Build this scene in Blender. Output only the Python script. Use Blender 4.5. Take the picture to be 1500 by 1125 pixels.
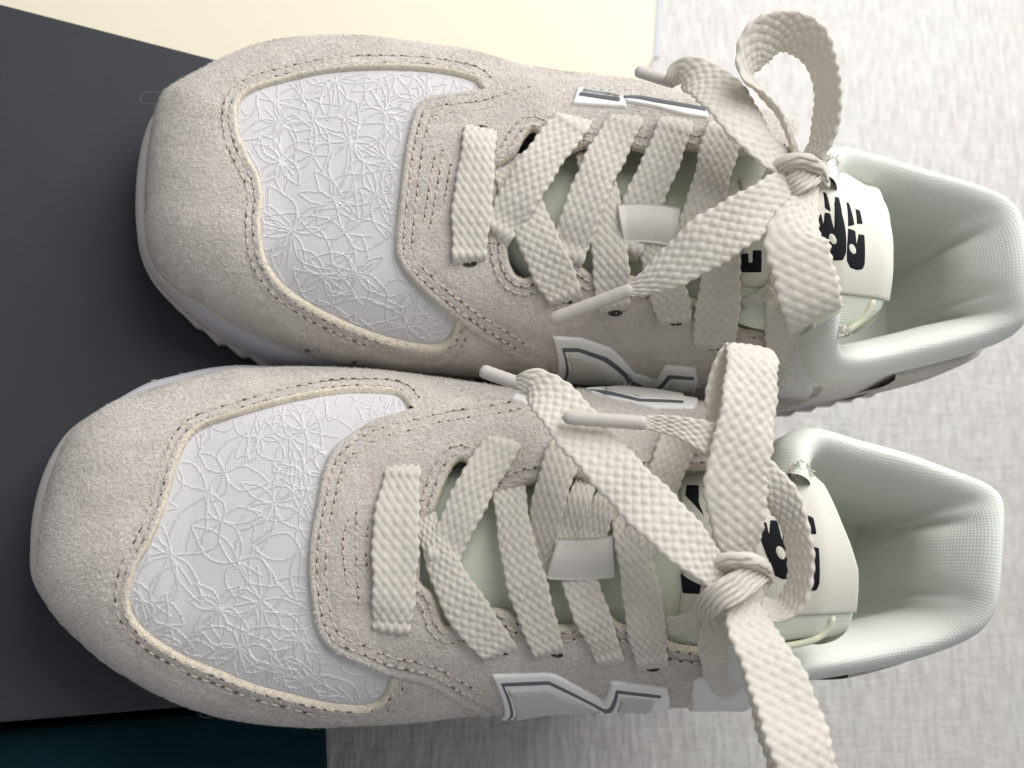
import bpy, math, random
import numpy as np
from mathutils import Vector, Matrix
from mathutils.geometry import delaunay_2d_cdt

random.seed(7); rng = np.random.default_rng(7)
for o in list(bpy.data.objects): bpy.data.objects.remove(o)
S = bpy.context.scene
COL = S.collection
MM = 0.001

# ------------------------------------------------------------------ camera
F = 1780.0; DIST = 392.0      # focal length in photo pixels; distance to the middle of the pair in mm
FWD = np.array([math.tan(math.radians(14)), math.tan(math.radians(14)), -1.0]); FWD /= np.linalg.norm(FWD)   # leans in from the toes and the near side
RGT = np.cross(FWD, [0, 1.0, 0]); RGT /= np.linalg.norm(RGT); UPV = np.cross(RGT, FWD)
CAM = np.array([0, 0, 30.0]) - DIST * FWD
cd = bpy.data.cameras.new('camera'); cam = bpy.data.objects.new('camera', cd); COL.objects.link(cam)
cd.sensor_width = 36; cd.lens = 36 * F / 1500; cd.clip_start = 0.01; cd.clip_end = 50
cam.matrix_world = Matrix(((RGT[0], UPV[0], -FWD[0], CAM[0]*MM), (RGT[1], UPV[1], -FWD[1], CAM[1]*MM), (RGT[2], UPV[2], -FWD[2], CAM[2]*MM), (0, 0, 0, 1)))
cd.dof.use_dof = True; cd.dof.focus_distance = 0.352; cd.dof.aperture_fstop = 13.0
S.camera = cam

# ------------------------------------------------------------------ light
w = bpy.data.worlds.new('World'); S.world = w; w.use_nodes = True
bg = w.node_tree.nodes['Background']; bg.inputs[0].default_value = (0.93, 0.95, 1.0, 1); bg.inputs[1].default_value = 0.44
def area(name, loc, target, size, power, col):
    l = bpy.data.lights.new(name, 'AREA'); l.shape = 'RECTANGLE'; l.size, l.size_y = size; l.energy = power; l.color = col
    o = bpy.data.objects.new(name, l); COL.objects.link(o); o.location = loc
    o.rotation_euler = (Vector(target) - Vector(loc)).to_track_quat('-Z', 'Y').to_euler()
    return o
area('window_light', (0.42, 0.60, 0.42), (0, 0, 0.02), (0.6, 0.5), 5.4, (1.0, 0.985, 0.97))
area('overhead_fill', (0.26, 0.50, 0.95), (0, 0, 0.0), (0.75, 0.75), 10.0, (1.0, 0.975, 0.945))
vs = S.view_settings; vs.view_transform = 'Standard'; vs.look = 'None'; vs.gamma = 1.0; vs.exposure = -0.13; vs.use_curve_mapping = False

# ------------------------------------------------------------------ pixel <-> world (photo pixels, mm)
def unproj(px, py, z):
    px = np.asarray(px, float); py = np.asarray(py, float); z = np.asarray(z, float)
    d = FWD[None]*F + RGT[None]*(px.reshape(-1, 1)-750) + UPV[None]*(562.5-py.reshape(-1, 1))
    t = (z.reshape(-1) - CAM[2]) / d[:, 2]
    return CAM[None] + d * t[:, None]
def U(px, py, z): return unproj([px], [py], [z])[0]
def px_per_mm(P): return F / float(np.dot(np.asarray(P) - CAM, FWD))
def resample(pts, step, closed=False):
    p = np.asarray(pts, float)
    if closed: p = np.vstack([p, p[:1]])
    L = np.concatenate([[0], np.cumsum(np.linalg.norm(np.diff(p, axis=0), axis=1))])
    n = max(2, int(round(L[-1]/step)) + 1); s = np.linspace(0, L[-1], n)
    q = np.stack([np.interp(s, L, p[:, i]) for i in range(p.shape[1])], 1)
    return q[:-1] if closed else q
def catmull(pts, sub=8, closed=False):
    p = np.asarray(pts, float); n = len(p); out = []
    rngk = range(n if closed else n-1)
    for i in rngk:
        if closed: a, b, c, d = p[(i-1) % n], p[i], p[(i+1) % n], p[(i+2) % n]
        else: a, b, c, d = p[max(i-1, 0)], p[i], p[i+1], p[min(i+2, n-1)]
        if not closed and i == 0: a = 2*b - c
        if not closed and i == n-2: d = 2*c - b
        for k in range(sub):
            t = k/sub
            out.append(0.5*((2*b) + (-a+c)*t + (2*a-5*b+4*c-d)*t*t + (-a+3*b-3*c+d)*t**3))
    if not closed: out.append(p[-1])
    return np.array(out)
def seg_dist(P, C):
    """distance of points P (n,2) to polyline C (m,2)"""
    out = np.full(len(P), 1e9)
    a = C[:-1]; b = C[1:]; ab = b-a; l2 = (ab**2).sum(1)+1e-12
    for i in range(0, len(P), 4000):
        q = P[i:i+4000, None, :] - a[None]
        t = np.clip((q*ab[None]).sum(2)/l2[None], 0, 1)
        out[i:i+4000] = np.sqrt(((q - t[..., None]*ab[None])**2).sum(2).min(1))
    return out
def inside(P, poly):
    x, y = P[:, 0], P[:, 1]; r = np.zeros(len(P), bool); n = len(poly); j = n-1
    for i in range(n):
        xi, yi = poly[i]; xj, yj = poly[j]
        c = (yi > y) != (yj > y)
        r ^= c & (x < (xj-xi)*(y-yi)/(yj-yi+1e-15)+xi); j = i
    return r
def offset_curve(C, d, closed=False):
    C = np.asarray(C, float)
    t = (np.roll(C, -1, 0) - np.roll(C, 1, 0)) if closed else np.gradient(C, axis=0)
    t /= np.linalg.norm(t, axis=1)[:, None]+1e-9
    return C + np.stack([-t[:, 1], t[:, 0]], 1)*d

# ------------------------------------------------------------------ materials
def mat(name, base, rough=0.8, spec=0.3, var=0.0, var_scale=200, var_col=None, bumps=(), sheen=0.0, sss=0.0, trans=0.0, coord='Object', metal=0.0):
    m = bpy.data.materials.new(name); m.use_nodes = True; nt = m.node_tree; N = nt.nodes; L = nt.links
    b = N['Principled BSDF']; b.inputs['Roughness'].default_value = rough; b.inputs['Specular IOR Level'].default_value = spec
    b.inputs['Base Color'].default_value = (*base, 1); b.inputs['Sheen Weight'].default_value = sheen; b.inputs['Sheen Roughness'].default_value = 0.5
    b.inputs['Metallic'].default_value = metal
    if trans: b.inputs['Transmission Weight'].default_value = trans
    if sss:
        b.inputs['Subsurface Weight'].default_value = sss; b.inputs['Subsurface Radius'].default_value = (0.0022, 0.0018, 0.0014); b.inputs['Subsurface Scale'].default_value = 1.0
    tc = N.new('ShaderNodeTexCoord')
    if var:
        n = N.new('ShaderNodeTexNoise'); n.inputs['Scale'].default_value = var_scale; n.inputs['Detail'].default_value = 5; n.inputs['Roughness'].default_value = 0.7
        L.new(tc.outputs[coord], n.inputs['Vector'])
        r = N.new('ShaderNodeMapRange'); r.inputs[1].default_value = 0.3; r.inputs[2].default_value = 0.7
        L.new(n.outputs['Fac'], r.inputs[0])
        mx = N.new('ShaderNodeMix'); mx.data_type = 'RGBA'
        c2 = var_col or tuple(c*(1-var) for c in base)
        mx.inputs[6].default_value = (*c2, 1); mx.inputs[7].default_value = (*base, 1)
        L.new(r.outputs[0], mx.inputs[0]); L.new(mx.outputs[2], b.inputs['Base Color'])
    prev = None
    for (kind, scale, dist, strength) in bumps:
        if kind == 'noise':
            t = N.new('ShaderNodeTexNoise'); t.inputs['Scale'].default_value = scale; t.inputs['Detail'].default_value = 4; t.inputs['Roughness'].default_value = 0.65; o = t.outputs['Fac']; vin = t.inputs['Vector']
        elif kind == 'voro':
            t = N.new('ShaderNodeTexVoronoi'); t.inputs['Scale'].default_value = scale; o = t.outputs['Distance']; vin = t.inputs['Vector']
        elif kind in ('waveX', 'waveY'):
            t = N.new('ShaderNodeTexWave'); t.bands_direction = kind[-1]; t.inputs['Scale'].default_value = scale; t.inputs['Distortion'].default_value = 0.6; t.inputs['Detail Scale'].default_value = 3; o = t.outputs['Fac']; vin = t.inputs['Vector']
        L.new(tc.outputs[coord], vin)
        bp = N.new('ShaderNodeBump'); bp.inputs['Distance'].default_value = dist; bp.inputs['Strength'].default_value = strength
        L.new(o, bp.inputs['Height'])
        if prev: L.new(prev.outputs[0], bp.inputs['Normal'])
        prev = bp
    if prev: L.new(prev.outputs[0], b.inputs['Normal'])
    return m
M = {}
def suede(name, base):
    m = mat(name, base, rough=0.95, spec=0.12, var=0.2, var_scale=650, bumps=[('noise', 800, 0.0013, 0.9), ('noise', 2200, 0.0004, 0.8), ('noise', 120, 0.0008, 0.35)], sheen=0.35)
    nt = m.node_tree; N = nt.nodes; L = nt.links; b = N['Principled BSDF']
    # brushed nap: broad soft patches where the pile lies another way
    tc = N.new('ShaderNodeTexCoord'); mp = N.new('ShaderNodeMapping'); mp.inputs['Scale'].default_value = (1.0, 1.8, 1); L.new(tc.outputs['Object'], mp.inputs[0])
    n = N.new('ShaderNodeTexNoise'); n.inputs['Scale'].default_value = 45; n.inputs['Detail'].default_value = 4; n.inputs['Distortion'].default_value = 1.2; L.new(mp.outputs[0], n.inputs['Vector'])
    r = N.new('ShaderNodeMapRange'); r.inputs[1].default_value = 0.35; r.inputs[2].default_value = 0.65; r.inputs[3].default_value = 0.9; r.inputs[4].default_value = 1.06; L.new(n.outputs['Fac'], r.inputs[0])
    src = b.inputs['Base Color'].links[0].from_socket
    mx = N.new('ShaderNodeMix'); mx.data_type = 'RGBA'; mx.blend_type = 'MULTIPLY'; mx.inputs[0].default_value = 1.0
    L.new(src, mx.inputs[6]); L.new(r.outputs[0], mx.inputs[7]); L.new(mx.outputs[2], b.inputs['Base Color'])
    return m
M['suede'] = suede('beige_suede', (0.74, 0.69, 0.632))
M['suede2'] = suede('pinkish_suede', (0.74, 0.683, 0.625))
M['nap'] = mat('suede_fibre', (0.80, 0.745, 0.68), rough=0.95, spec=0.08, var=0.36, var_scale=900)
M['edge'] = mat('cut_suede_edge', (0.78, 0.71, 0.57), rough=0.95, spec=0.1, var=0.2, var_scale=900, bumps=[('noise', 1500, 0.0004, 0.8)])
M['lace'] = mat('cream_lace', (0.79, 0.755, 0.68), rough=0.85, spec=0.2, var=0.12, var_scale=500, bumps=[('noise', 2600, 0.00018, 0.5)], sheen=0.25)
def thin_cloth(m, k, col):
    nt = m.node_tree; N = nt.nodes; L = nt.links; out = N['Material Output']; b = N['Principled BSDF']
    t = N.new('ShaderNodeBsdfTranslucent'); t.inputs[0].default_value = (*col, 1); mx = N.new('ShaderNodeMixShader'); mx.inputs[0].default_value = k
    L.new(b.outputs[0], mx.inputs[1]); L.new(t.outputs[0], mx.inputs[2]); L.new(mx.outputs[0], out.inputs[0])
thin_cloth(M['lace'], 0.22, (0.85, 0.78, 0.66))
M['mesh'] = mat('white_mesh', (0.635, 0.622, 0.632), rough=0.75, spec=0.25, var=0.06, var_scale=60, bumps=[('waveX', 640, 0.00016, 0.28), ('waveY', 640, 0.00016, 0.28)])
M['thread'] = mat('embroidery_thread', (0.84, 0.825, 0.83), rough=0.38, spec=0.5, bumps=[('noise', 3000, 0.0001, 0.5)], sheen=0.2)
M['lining'] = mat('collar_lining', (0.655, 0.68, 0.635), rough=0.95, spec=0.05, coord='UV', bumps=[('waveX', 290, 0.0003, 0.17), ('waveY', 290, 0.0003, 0.17), ('noise', 160, 0.0008, 0.2)])
M['tongue'] = mat('tongue_mesh', (0.76, 0.80, 0.69), rough=0.8, spec=0.2, bumps=[('waveX', 620, 0.0002, 0.35), ('waveY', 620, 0.0002, 0.35)])
M['piping'] = mat('tongue_piping', (0.78, 0.79, 0.63), rough=0.7, spec=0.25, bumps=[('noise', 1200, 0.0002, 0.3)])
M['label'] = mat('woven_label', (0.69, 0.68, 0.60), rough=0.75, spec=0.3, bumps=[('waveX', 760, 0.00012, 0.5), ('waveY', 500, 0.00008, 0.3)])
M['black'] = mat('black_thread', (0.008, 0.008, 0.012), rough=0.75, spec=0.2, bumps=[('waveX', 900, 0.00012, 0.5)])
M['white'] = mat('white_leather', (0.78, 0.77, 0.75), rough=0.5, spec=0.4, bumps=[('noise', 700, 0.0002, 0.2)])
M['grey_leather'] = mat('grey_leather', (0.53, 0.53, 0.49), rough=0.55, spec=0.4, bumps=[('noise', 900, 0.0003, 0.4)])
M['charcoal'] = mat('reflective_strip', (0.10, 0.11, 0.125), rough=0.55, spec=0.5, bumps=[('noise', 1800, 0.0002, 0.5)])
M['keeper'] = mat('lace_keeper_leather', (0.63, 0.605, 0.56), rough=0.6, spec=0.35, bumps=[('noise', 800, 0.0003, 0.35)])
M['midsole'] = mat('midsole_foam', (0.52, 0.51, 0.54), rough=0.6, spec=0.3, bumps=[('noise', 500, 0.0003, 0.2)])
M['rubber'] = mat('outsole_rubber', (0.53, 0.50, 0.47), rough=0.55, spec=0.35, var=0.08, var_scale=80, bumps=[('noise', 700, 0.0003, 0.25)])
M['stitch'] = mat('stitch_thread', (0.56, 0.49, 0.43), rough=0.8, spec=0.2)
M['pit'] = mat('stitch_pit', (0.12, 0.09, 0.07), rough=0.95, spec=0.05)
M['hole'] = mat('eyelet_dark', (0.05, 0.046, 0.04), rough=0.95, spec=0.05)
M['aglet'] = mat('aglet_plastic', (0.52, 0.485, 0.45), rough=0.5, spec=0.3)
M['insole'] = mat('insole_cloth', (0.62, 0.65, 0.60), rough=0.9, spec=0.1, bumps=[('noise', 900, 0.0003, 0.5)])
M['quarter'] = mat('quarter_mesh', (0.80, 0.785, 0.775), rough=0.9, spec=0.1, bumps=[('noise', 900, 0.0009, 0.8), ('noise', 250, 0.0008, 0.4)])
M['box'] = mat('charcoal_card', (0.035, 0.038, 0.045), rough=0.62, spec=0.28, var=0.12, var_scale=30, bumps=[('noise', 900, 0.0001, 0.3)])
M['cream'] = mat('cream_board', (0.78, 0.72, 0.57), rough=0.6, spec=0.25, var=0.04, var_scale=6, bumps=[('noise', 60, 0.0004, 0.15)])
M['gap_shade'] = mat('painted_shadow_grey', (0.55, 0.56, 0.60), rough=0.7, spec=0.2)  # grey of the shadow painted beside the cream board
M['teal'] = mat('dark_teal_cloth', (0.004, 0.024, 0.031), rough=0.95, spec=0.1, var=0.3, var_scale=40, bumps=[('noise', 900, 0.0004, 0.5)])
M['lint'] = mat('lint', (0.22, 0.22, 0.23), rough=0.8, spec=0.2)

def linen():
    m = bpy.data.materials.new('linen_embossed_vinyl'); m.use_nodes = True; nt = m.node_tree; N = nt.nodes; L = nt.links; b = N['Principled BSDF']
    b.inputs['Roughness'].default_value = 0.36; b.inputs['Specular IOR Level'].default_value = 0.75
    tc = N.new('ShaderNodeTexCoord')
    def stretched(sx, sy, detail, rough=0.6):
        mp = N.new('ShaderNodeMapping'); mp.inputs['Scale'].default_value = (sx, sy, 1); L.new(tc.outputs['Object'], mp.inputs[0])
        n = N.new('ShaderNodeTexNoise'); n.inputs['Scale'].default_value = 1; n.inputs['Detail'].default_value = detail; n.inputs['Roughness'].default_value = rough; L.new(mp.outputs[0], n.inputs['Vector']); return n.outputs['Fac']
    v1 = stretched(430, 70, 2, .5); h1 = stretched(60, 420, 2, .45); v2 = stretched(1150, 150, 2); h2 = stretched(260, 700, 2); blot = stretched(26, 26, 3)
    def math_(op, a, c):
        n = N.new('ShaderNodeMath'); n.operation = op
        for i, x in enumerate((a, c)):
            if isinstance(x, (int, float)): n.inputs[i].default_value = x
            else: L.new(x, n.inputs[i])
        return n.outputs[0]
    a = math_('ADD', math_('MULTIPLY', v1, 1.2), math_('MULTIPLY', h1, 0.32))
    c = math_('ADD', math_('MULTIPLY', v2, 0.4), math_('MULTIPLY', h2, 0.35))
    hgt = math_('ADD', a, c)
    bp = N.new('ShaderNodeBump'); bp.inputs['Distance'].default_value = 0.0015; bp.inputs['Strength'].default_value = 0.6; L.new(hgt, bp.inputs['Height']); L.new(bp.outputs[0], b.inputs['Normal'])
    r = N.new('ShaderNodeMapRange'); r.inputs[1].default_value = 0.9; r.inputs[2].default_value = 1.35; L.new(hgt, r.inputs[0])
    mx = N.new('ShaderNodeMix'); mx.data_type = 'RGBA'; mx.inputs[6].default_value = (0.42, 0.40, 0.385, 1); mx.inputs[7].default_value = (0.545, 0.53, 0.51, 1); L.new(r.outputs[0], mx.inputs[0])
    r2 = N.new('ShaderNodeMapRange'); r2.inputs[1].default_value = 0.35; r2.inputs[2].default_value = 0.65; L.new(blot, r2.inputs[0])
    mx2 = N.new('ShaderNodeMix'); mx2.data_type = 'RGBA'; mx2.blend_type = 'MULTIPLY'; mx2.inputs[0].default_value = 0.6
    cr = N.new('ShaderNodeMix'); cr.data_type = 'RGBA'; cr.inputs[6].default_value = (1.0, 0.965, 0.955, 1); cr.inputs[7].default_value = (0.95, 1.0, 0.97, 1); L.new(r2.outputs[0], cr.inputs[0])
    L.new(mx.outputs[2], mx2.inputs[6]); L.new(cr.outputs[2], mx2.inputs[7]); L.new(mx2.outputs[2], b.inputs['Base Color'])
    return m
M['linen'] = linen()

# ------------------------------------------------------------------ object helpers
def build(name, V, Fc, mats, parent=None, smooth=True, midx=None, kind=None, label=None):
    me = bpy.data.meshes.new(name); me.from_pydata((np.asarray(V)*MM).tolist() if len(V) else [], [], [list(map(int, f)) for f in Fc] if not isinstance(Fc, np.ndarray) else Fc.tolist())
    for m_ in (mats if isinstance(mats, (list, tuple)) else [mats]): me.materials.append(M[m_])
    me.polygons.foreach_set('use_smooth', [smooth]*len(me.polygons))
    if midx is not None: me.polygons.foreach_set('material_index', list(map(int, midx)))
    me.update()
    o = bpy.data.objects.new(name, me); COL.objects.link(o)
    if parent: o.parent = parent
    if kind: o['kind'] = kind
    if label: o['label'] = label
    return o
def thing(name, label, cat, group=None):
    o = bpy.data.objects.new(name, None); COL.objects.link(o); o.empty_display_size = 0.02
    o['label'] = label; o['category'] = cat
    if group: o['group'] = group
    return o
def tag(o, label, cat): o['label'] = label; o['category'] = cat; return o
def grid_faces(n, m, closed_u=False, closed_v=False):
    i = np.arange(n if closed_u else n-1); j = np.arange(m if closed_v else m-1)
    I, J = np.meshgrid(i, j, indexing='ij'); I2 = (I+1) % n; J2 = (J+1) % m
    return np.stack([I*m+J, I2*m+J, I2*m+J2, I*m+J2], -1).reshape(-1, 4)

def slab(name, poly_px, ztop, zbot, matname, bevel=1.0, at_z=None):
    """closed slab with a rounded top edge; outline given in photo pixels at its own height"""
    P = unproj([p[0] for p in poly_px], [p[1] for p in poly_px], [ztop if at_z is None else at_z]*len(poly_px))[:, :2]
    if ((P[:, 0]*np.roll(P[:, 1], -1) - np.roll(P[:, 0], -1)*P[:, 1]).sum()) < 0: P = P[::-1]
    c = P.mean(0); n = len(P); V = []; 
    def inset(d):
        out = []
        for i in range(n):
            a, b, q = P[i-1], P[i], P[(i+1) % n]
            e1 = (b-a)/np.linalg.norm(b-a); e2 = (q-b)/np.linalg.norm(q-b)
            n1 = np.array([-e1[1], e1[0]]); n2 = np.array([-e2[1], e2[0]])
            k = (n1+n2)/(1+n1.dot(n2)); out.append(b + k*d)
        return np.array(out)
    prof = [(0, zbot), (0, ztop-bevel), (bevel*0.3, ztop-bevel*0.3), (bevel, ztop)]
    for d, z in prof:
        q = inset(d); V += [(x, y, z) for x, y in q]
    Fc = []
    for k in range(len(prof)-1):
        for i in range(n):
            j = (i+1) % n; Fc.append((k*n+i, k*n+j, (k+1)*n+j, (k+1)*n+i))
    Fc.append(tuple(range((len(prof)-1)*n, len(prof)*n))); Fc.append(tuple(range(n-1, -1, -1)))
    return build(name, V, Fc, matname, smooth=False)

# ------------------------------------------------------------------ setting
ZF = -122.0
g = 900.0
floor = build('floor', [(-g, -g, ZF), (g, -g, ZF), (g, g, ZF), (-g, g, ZF)], [(0, 1, 2, 3)], 'linen', smooth=False)
floor['kind'] = 'structure'
board = slab('cream_board', [(-700, -520), (968, -520), (966, -60), (957, 86), (930, 128), (922, 300), (700, 330), (-700, 40)], ZF+3.0, ZF+0.2, 'cream', bevel=0.6)
tag(board, 'smooth cream board lying flat behind the sneakers, partly under the charcoal box', 'board')
o = slab('edge_shadow_strip', [(957.5, 86), (966.5, -60), (968.5, -520), (977, -520), (975, -60), (966, 80)], ZF+2.4, ZF+0.3, 'gap_shade', bevel=0.3); o.parent = board  # thin grey strip that paints the shadow gap along the board's right edge
def LT(x): return 5 + .258*x
def LB(x): return 1058.5 - .085*x
teal = slab('raised_cloth', [(-700, LB(-700)+9), (478, LB(478)+9), (481, 1130), (486, 1700), (-700, 1700)], -16.0, ZF+0.2, 'teal', bevel=3.5)  # cloth built up into a tall block, height added to shade the floor
tag(teal, 'dark teal cloth, built up tall to shade the floor, beside the charcoal box', 'raised_cloth')
box = thing('shoe_box', '', '')
lid = slab('lid', [(-500, LT(-500)), (1046, LT(1046)), (1046, LB(1046)), (-500, LB(-500))], 0.0, -34.0, 'box', bevel=0.9); lid.parent = box
tray = slab('tray', [(-494, LT(-494)+6), (1040, LT(1040)+6), (1040, LB(1040)-6), (-494, LB(-494)-6)], -1.8, ZF+3.7, 'box', bevel=0.5, at_z=0.0); tray.parent = box
tag(box, 'charcoal grey cardboard shoe box under the two pale sneakers', 'box')

rd = random.Random(5); dp = []
for _ in range(45):
    p = U(rd.uniform(-60, 330), rd.uniform(60, 1050), 0.12); a = rd.uniform(0, 6.28); Ld = rd.choice([.15, .2, .3, .5, 1.4]); cv = rd.uniform(-.8, .8)
    dp.append([p+np.array([math.cos(a+cv*t)*Ld*t, math.sin(a+cv*t)*Ld*t, 0]) for t in np.linspace(0, 1, 5)])
# ------------------------------------------------------------------ shoe surface
class Shoe:
    def __init__(s, D):
        s.D = D
        t = np.array(D['top'][::-1] if D['top'][0][0] < D['top'][-1][0] else D['top'], float)   # heel -> toe
        ring = np.vstack([t, np.array(D['front'], float), np.array(D['bot'], float)])            # heel(top) -> toe -> heel(bottom)
        ring = catmull(ring, 6)
        P0 = unproj(ring[:, 0], ring[:, 1], np.full(len(ring), 32.0))
        s.x0 = P0[:, 0].min()
        for _ in range(4):
            P0 = unproj(ring[:, 0], ring[:, 1], s.zw(P0[:, 0]))
            s.x0 = P0[:, 0].min()
        R = resample(P0[:, :2], 1.0)
        # heel(top)->toe->heel(bottom): counter-clockwise seen from above, interior to the left
        R = resample(offset_curve(R, 1.6), 1.0)
        s.ring = R; s.x0 = R[:, 0].min(); k = int(R[:, 0].argmin()); s.ktip = k
        hi = R[:k+1][::-1]; lo = R[k:]
        hx = np.maximum.accumulate(hi[:, 0] + np.arange(len(hi))*1e-6); lx = np.maximum.accumulate(lo[:, 0] + np.arange(len(lo))*1e-6)
        s.hi = lambda x: np.interp(x, hx, hi[:, 1]); s.lo = lambda x: np.interp(x, lx, lo[:, 1])
        s.poly = R
        gx = np.arange(R[:, 0].min()-8, R[:, 0].max()+8, 0.75); gy = np.arange(R[:, 1].min()-8, R[:, 1].max()+8, 0.75)
        X, Y = np.meshgrid(gx, gy, indexing='ij'); s.gz = s.Zexact(X, Y, 2); s.gx, s.gy = gx, gy
        PP = np.stack([X.ravel(), Y.ravel()], 1); s.gd = np.where(inside(PP, R[::2]), seg_dist(PP, R[::3]), -1).reshape(X.shape)
    def Z(s, X, Y):
        X = np.asarray(X, float); Y = np.asarray(Y, float); sh = X.shape; X = X.ravel(); Y = Y.ravel()
        i = np.clip(((X-s.gx[0])/0.75).astype(int), 0, len(s.gx)-1); j = np.clip(((Y-s.gy[0])/0.75).astype(int), 0, len(s.gy)-1)
        deep = s.gd[i, j] > 3.5; z = np.empty(len(X)); z[deep] = s.Zg(X[deep], Y[deep])
        if (~deep).any(): z[~deep] = s.Zexact(X[~deep], Y[~deep])
        return z.reshape(sh)
    def Zg(s, X, Y):
        fx = np.clip((X-s.gx[0])/0.75, 0, len(s.gx)-1.001); fy = np.clip((Y-s.gy[0])/0.75, 0, len(s.gy)-1.001); i = fx.astype(int); j = fy.astype(int); a = fx-i; b = fy-j; G = s.gz
        return G[i, j]*(1-a)*(1-b)+G[i+1, j]*a*(1-b)+G[i, j+1]*(1-a)*b+G[i+1, j+1]*a*b
    def u(s, X): return X - s.x0
    def zw(s, X): return np.interp(s.u(X) if hasattr(s, 'x0') else X*0+60, [0, 40, 100, 150, 200, 260], [31, 28, 30, 38, 48, 54])
    def Zexact(s, X, Y, st=1):
        X = np.asarray(X, float); Y = np.asarray(Y, float); sh = X.shape; X = X.ravel(); Y = Y.ravel()
        P = np.stack([X, Y], 1); d = seg_dist(P, s.ring[::st]); ins = inside(P, s.poly[::st])
        u = s.u(X); zw = s.zw(X)
        A = np.interp(u, [0, 40, 100, 150, 200, 260], [15, 16, 19, 21, 22, 22]); B = np.interp(u, [0, 40, 80, 120, 160, 200, 260], [3, 7, 11, 16, 24, 29, 30])
        r = np.clip(d/23.0, 0, 1); roll = np.sqrt(np.maximum(0, 1-(1-r)**2.2))
        h, l = s.hi(X), s.lo(X); v = np.clip((2*Y-h-l)/np.maximum(h-l, 1e-3), -1, 1)
        z = zw + A*roll + B*(1-v*v)*np.sqrt(roll)
        z = np.where(ins, z, zw - 3.0*d)
        return z.reshape(sh)
    def N(s, X, Y, e=0.12):
        gx = (s.Z(X+e, Y)-s.Z(X-e, Y))/(2*e); gy = (s.Z(X, Y+e)-s.Z(X, Y-e))/(2*e)
        n = np.stack([-gx, -gy, np.ones_like(gx)], -1); return n/np.linalg.norm(n, axis=-1, keepdims=True)
    def hit(s, px, py, off=0.0, zf=None):
        """where the photo's rays meet the upper (plus a height offset)"""
        zf = zf or s.Zg; px = np.atleast_1d(np.asarray(px, float)); py = np.atleast_1d(np.asarray(py, float)); n = len(px)
        lo = np.full(n, 0.0); zs = np.linspace(135, 0, 90); prev = np.full(n, 135.0); got = np.full(n, np.nan); done = np.zeros(n, bool)
        for z in zs:
            P = unproj(px, py, np.full(n, z)); f = z - (zf(P[:, 0], P[:, 1])+off)
            new = (f <= 0) & ~done
            got[new] = z; done |= new
            if done.all(): break
        a = np.where(done, got, 0); b = a + 135/89
        for _ in range(12):
            m = (a+b)/2; P = unproj(px, py, m); f = m - (zf(P[:, 0], P[:, 1])+off); a = np.where(f <= 0, m, a); b = np.where(f <= 0, b, m)
        out = unproj(px, py, np.where(done, a, 38.0))
        if (~done).any():      # the ray misses the shoe: nearest point of its outline
            for i in np.where(~done)[0]:
                q = s.ring[int(((s.ring-out[i, :2])**2).sum(1).argmin())]; out[i, :2] = q; out[i, 2] = float(s.zw(np.array([q[0]]))[0])+float(np.broadcast_to(off, (n,))[i])
        return out

def lifted(sh, px, py, h):
    """points a distance h above the upper, measured square to it"""
    P = sh.hit(px, py, 0.0); nz = np.clip(sh.N(P[:, 0], P[:, 1], 1.5)[:, 2], 0.5, 1)
    return sh.hit(px, py, np.asarray(h)/nz)
def cdt_mesh(poly, extra):
    """triangles of polygon `poly` with extra interior points"""
    pts = np.vstack([poly, extra]) if len(extra) else poly
    n = len(poly); vin = [Vector((float(x), float(y))) for x, y in pts]
    v, e, f, ov, oe, of = delaunay_2d_cdt(vin, [(i, (i+1) % n) for i in range(n)], [], 0, 1e-5, True)
    V = np.array([(p.x, p.y) for p in v]); Fc = np.array([t for t in f if len(t) == 3])
    c = V[Fc].mean(1); Fc = Fc[inside(c, poly)]
    a, b, d = V[Fc[:, 0]], V[Fc[:, 1]], V[Fc[:, 2]]
    cr = (b[:, 0]-a[:, 0])*(d[:, 1]-a[:, 1])-(b[:, 1]-a[:, 1])*(d[:, 0]-a[:, 0])
    Fc[cr < 0] = Fc[cr < 0][:, ::-1]
    return V, Fc[np.abs(cr) > 1e-7]
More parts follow.
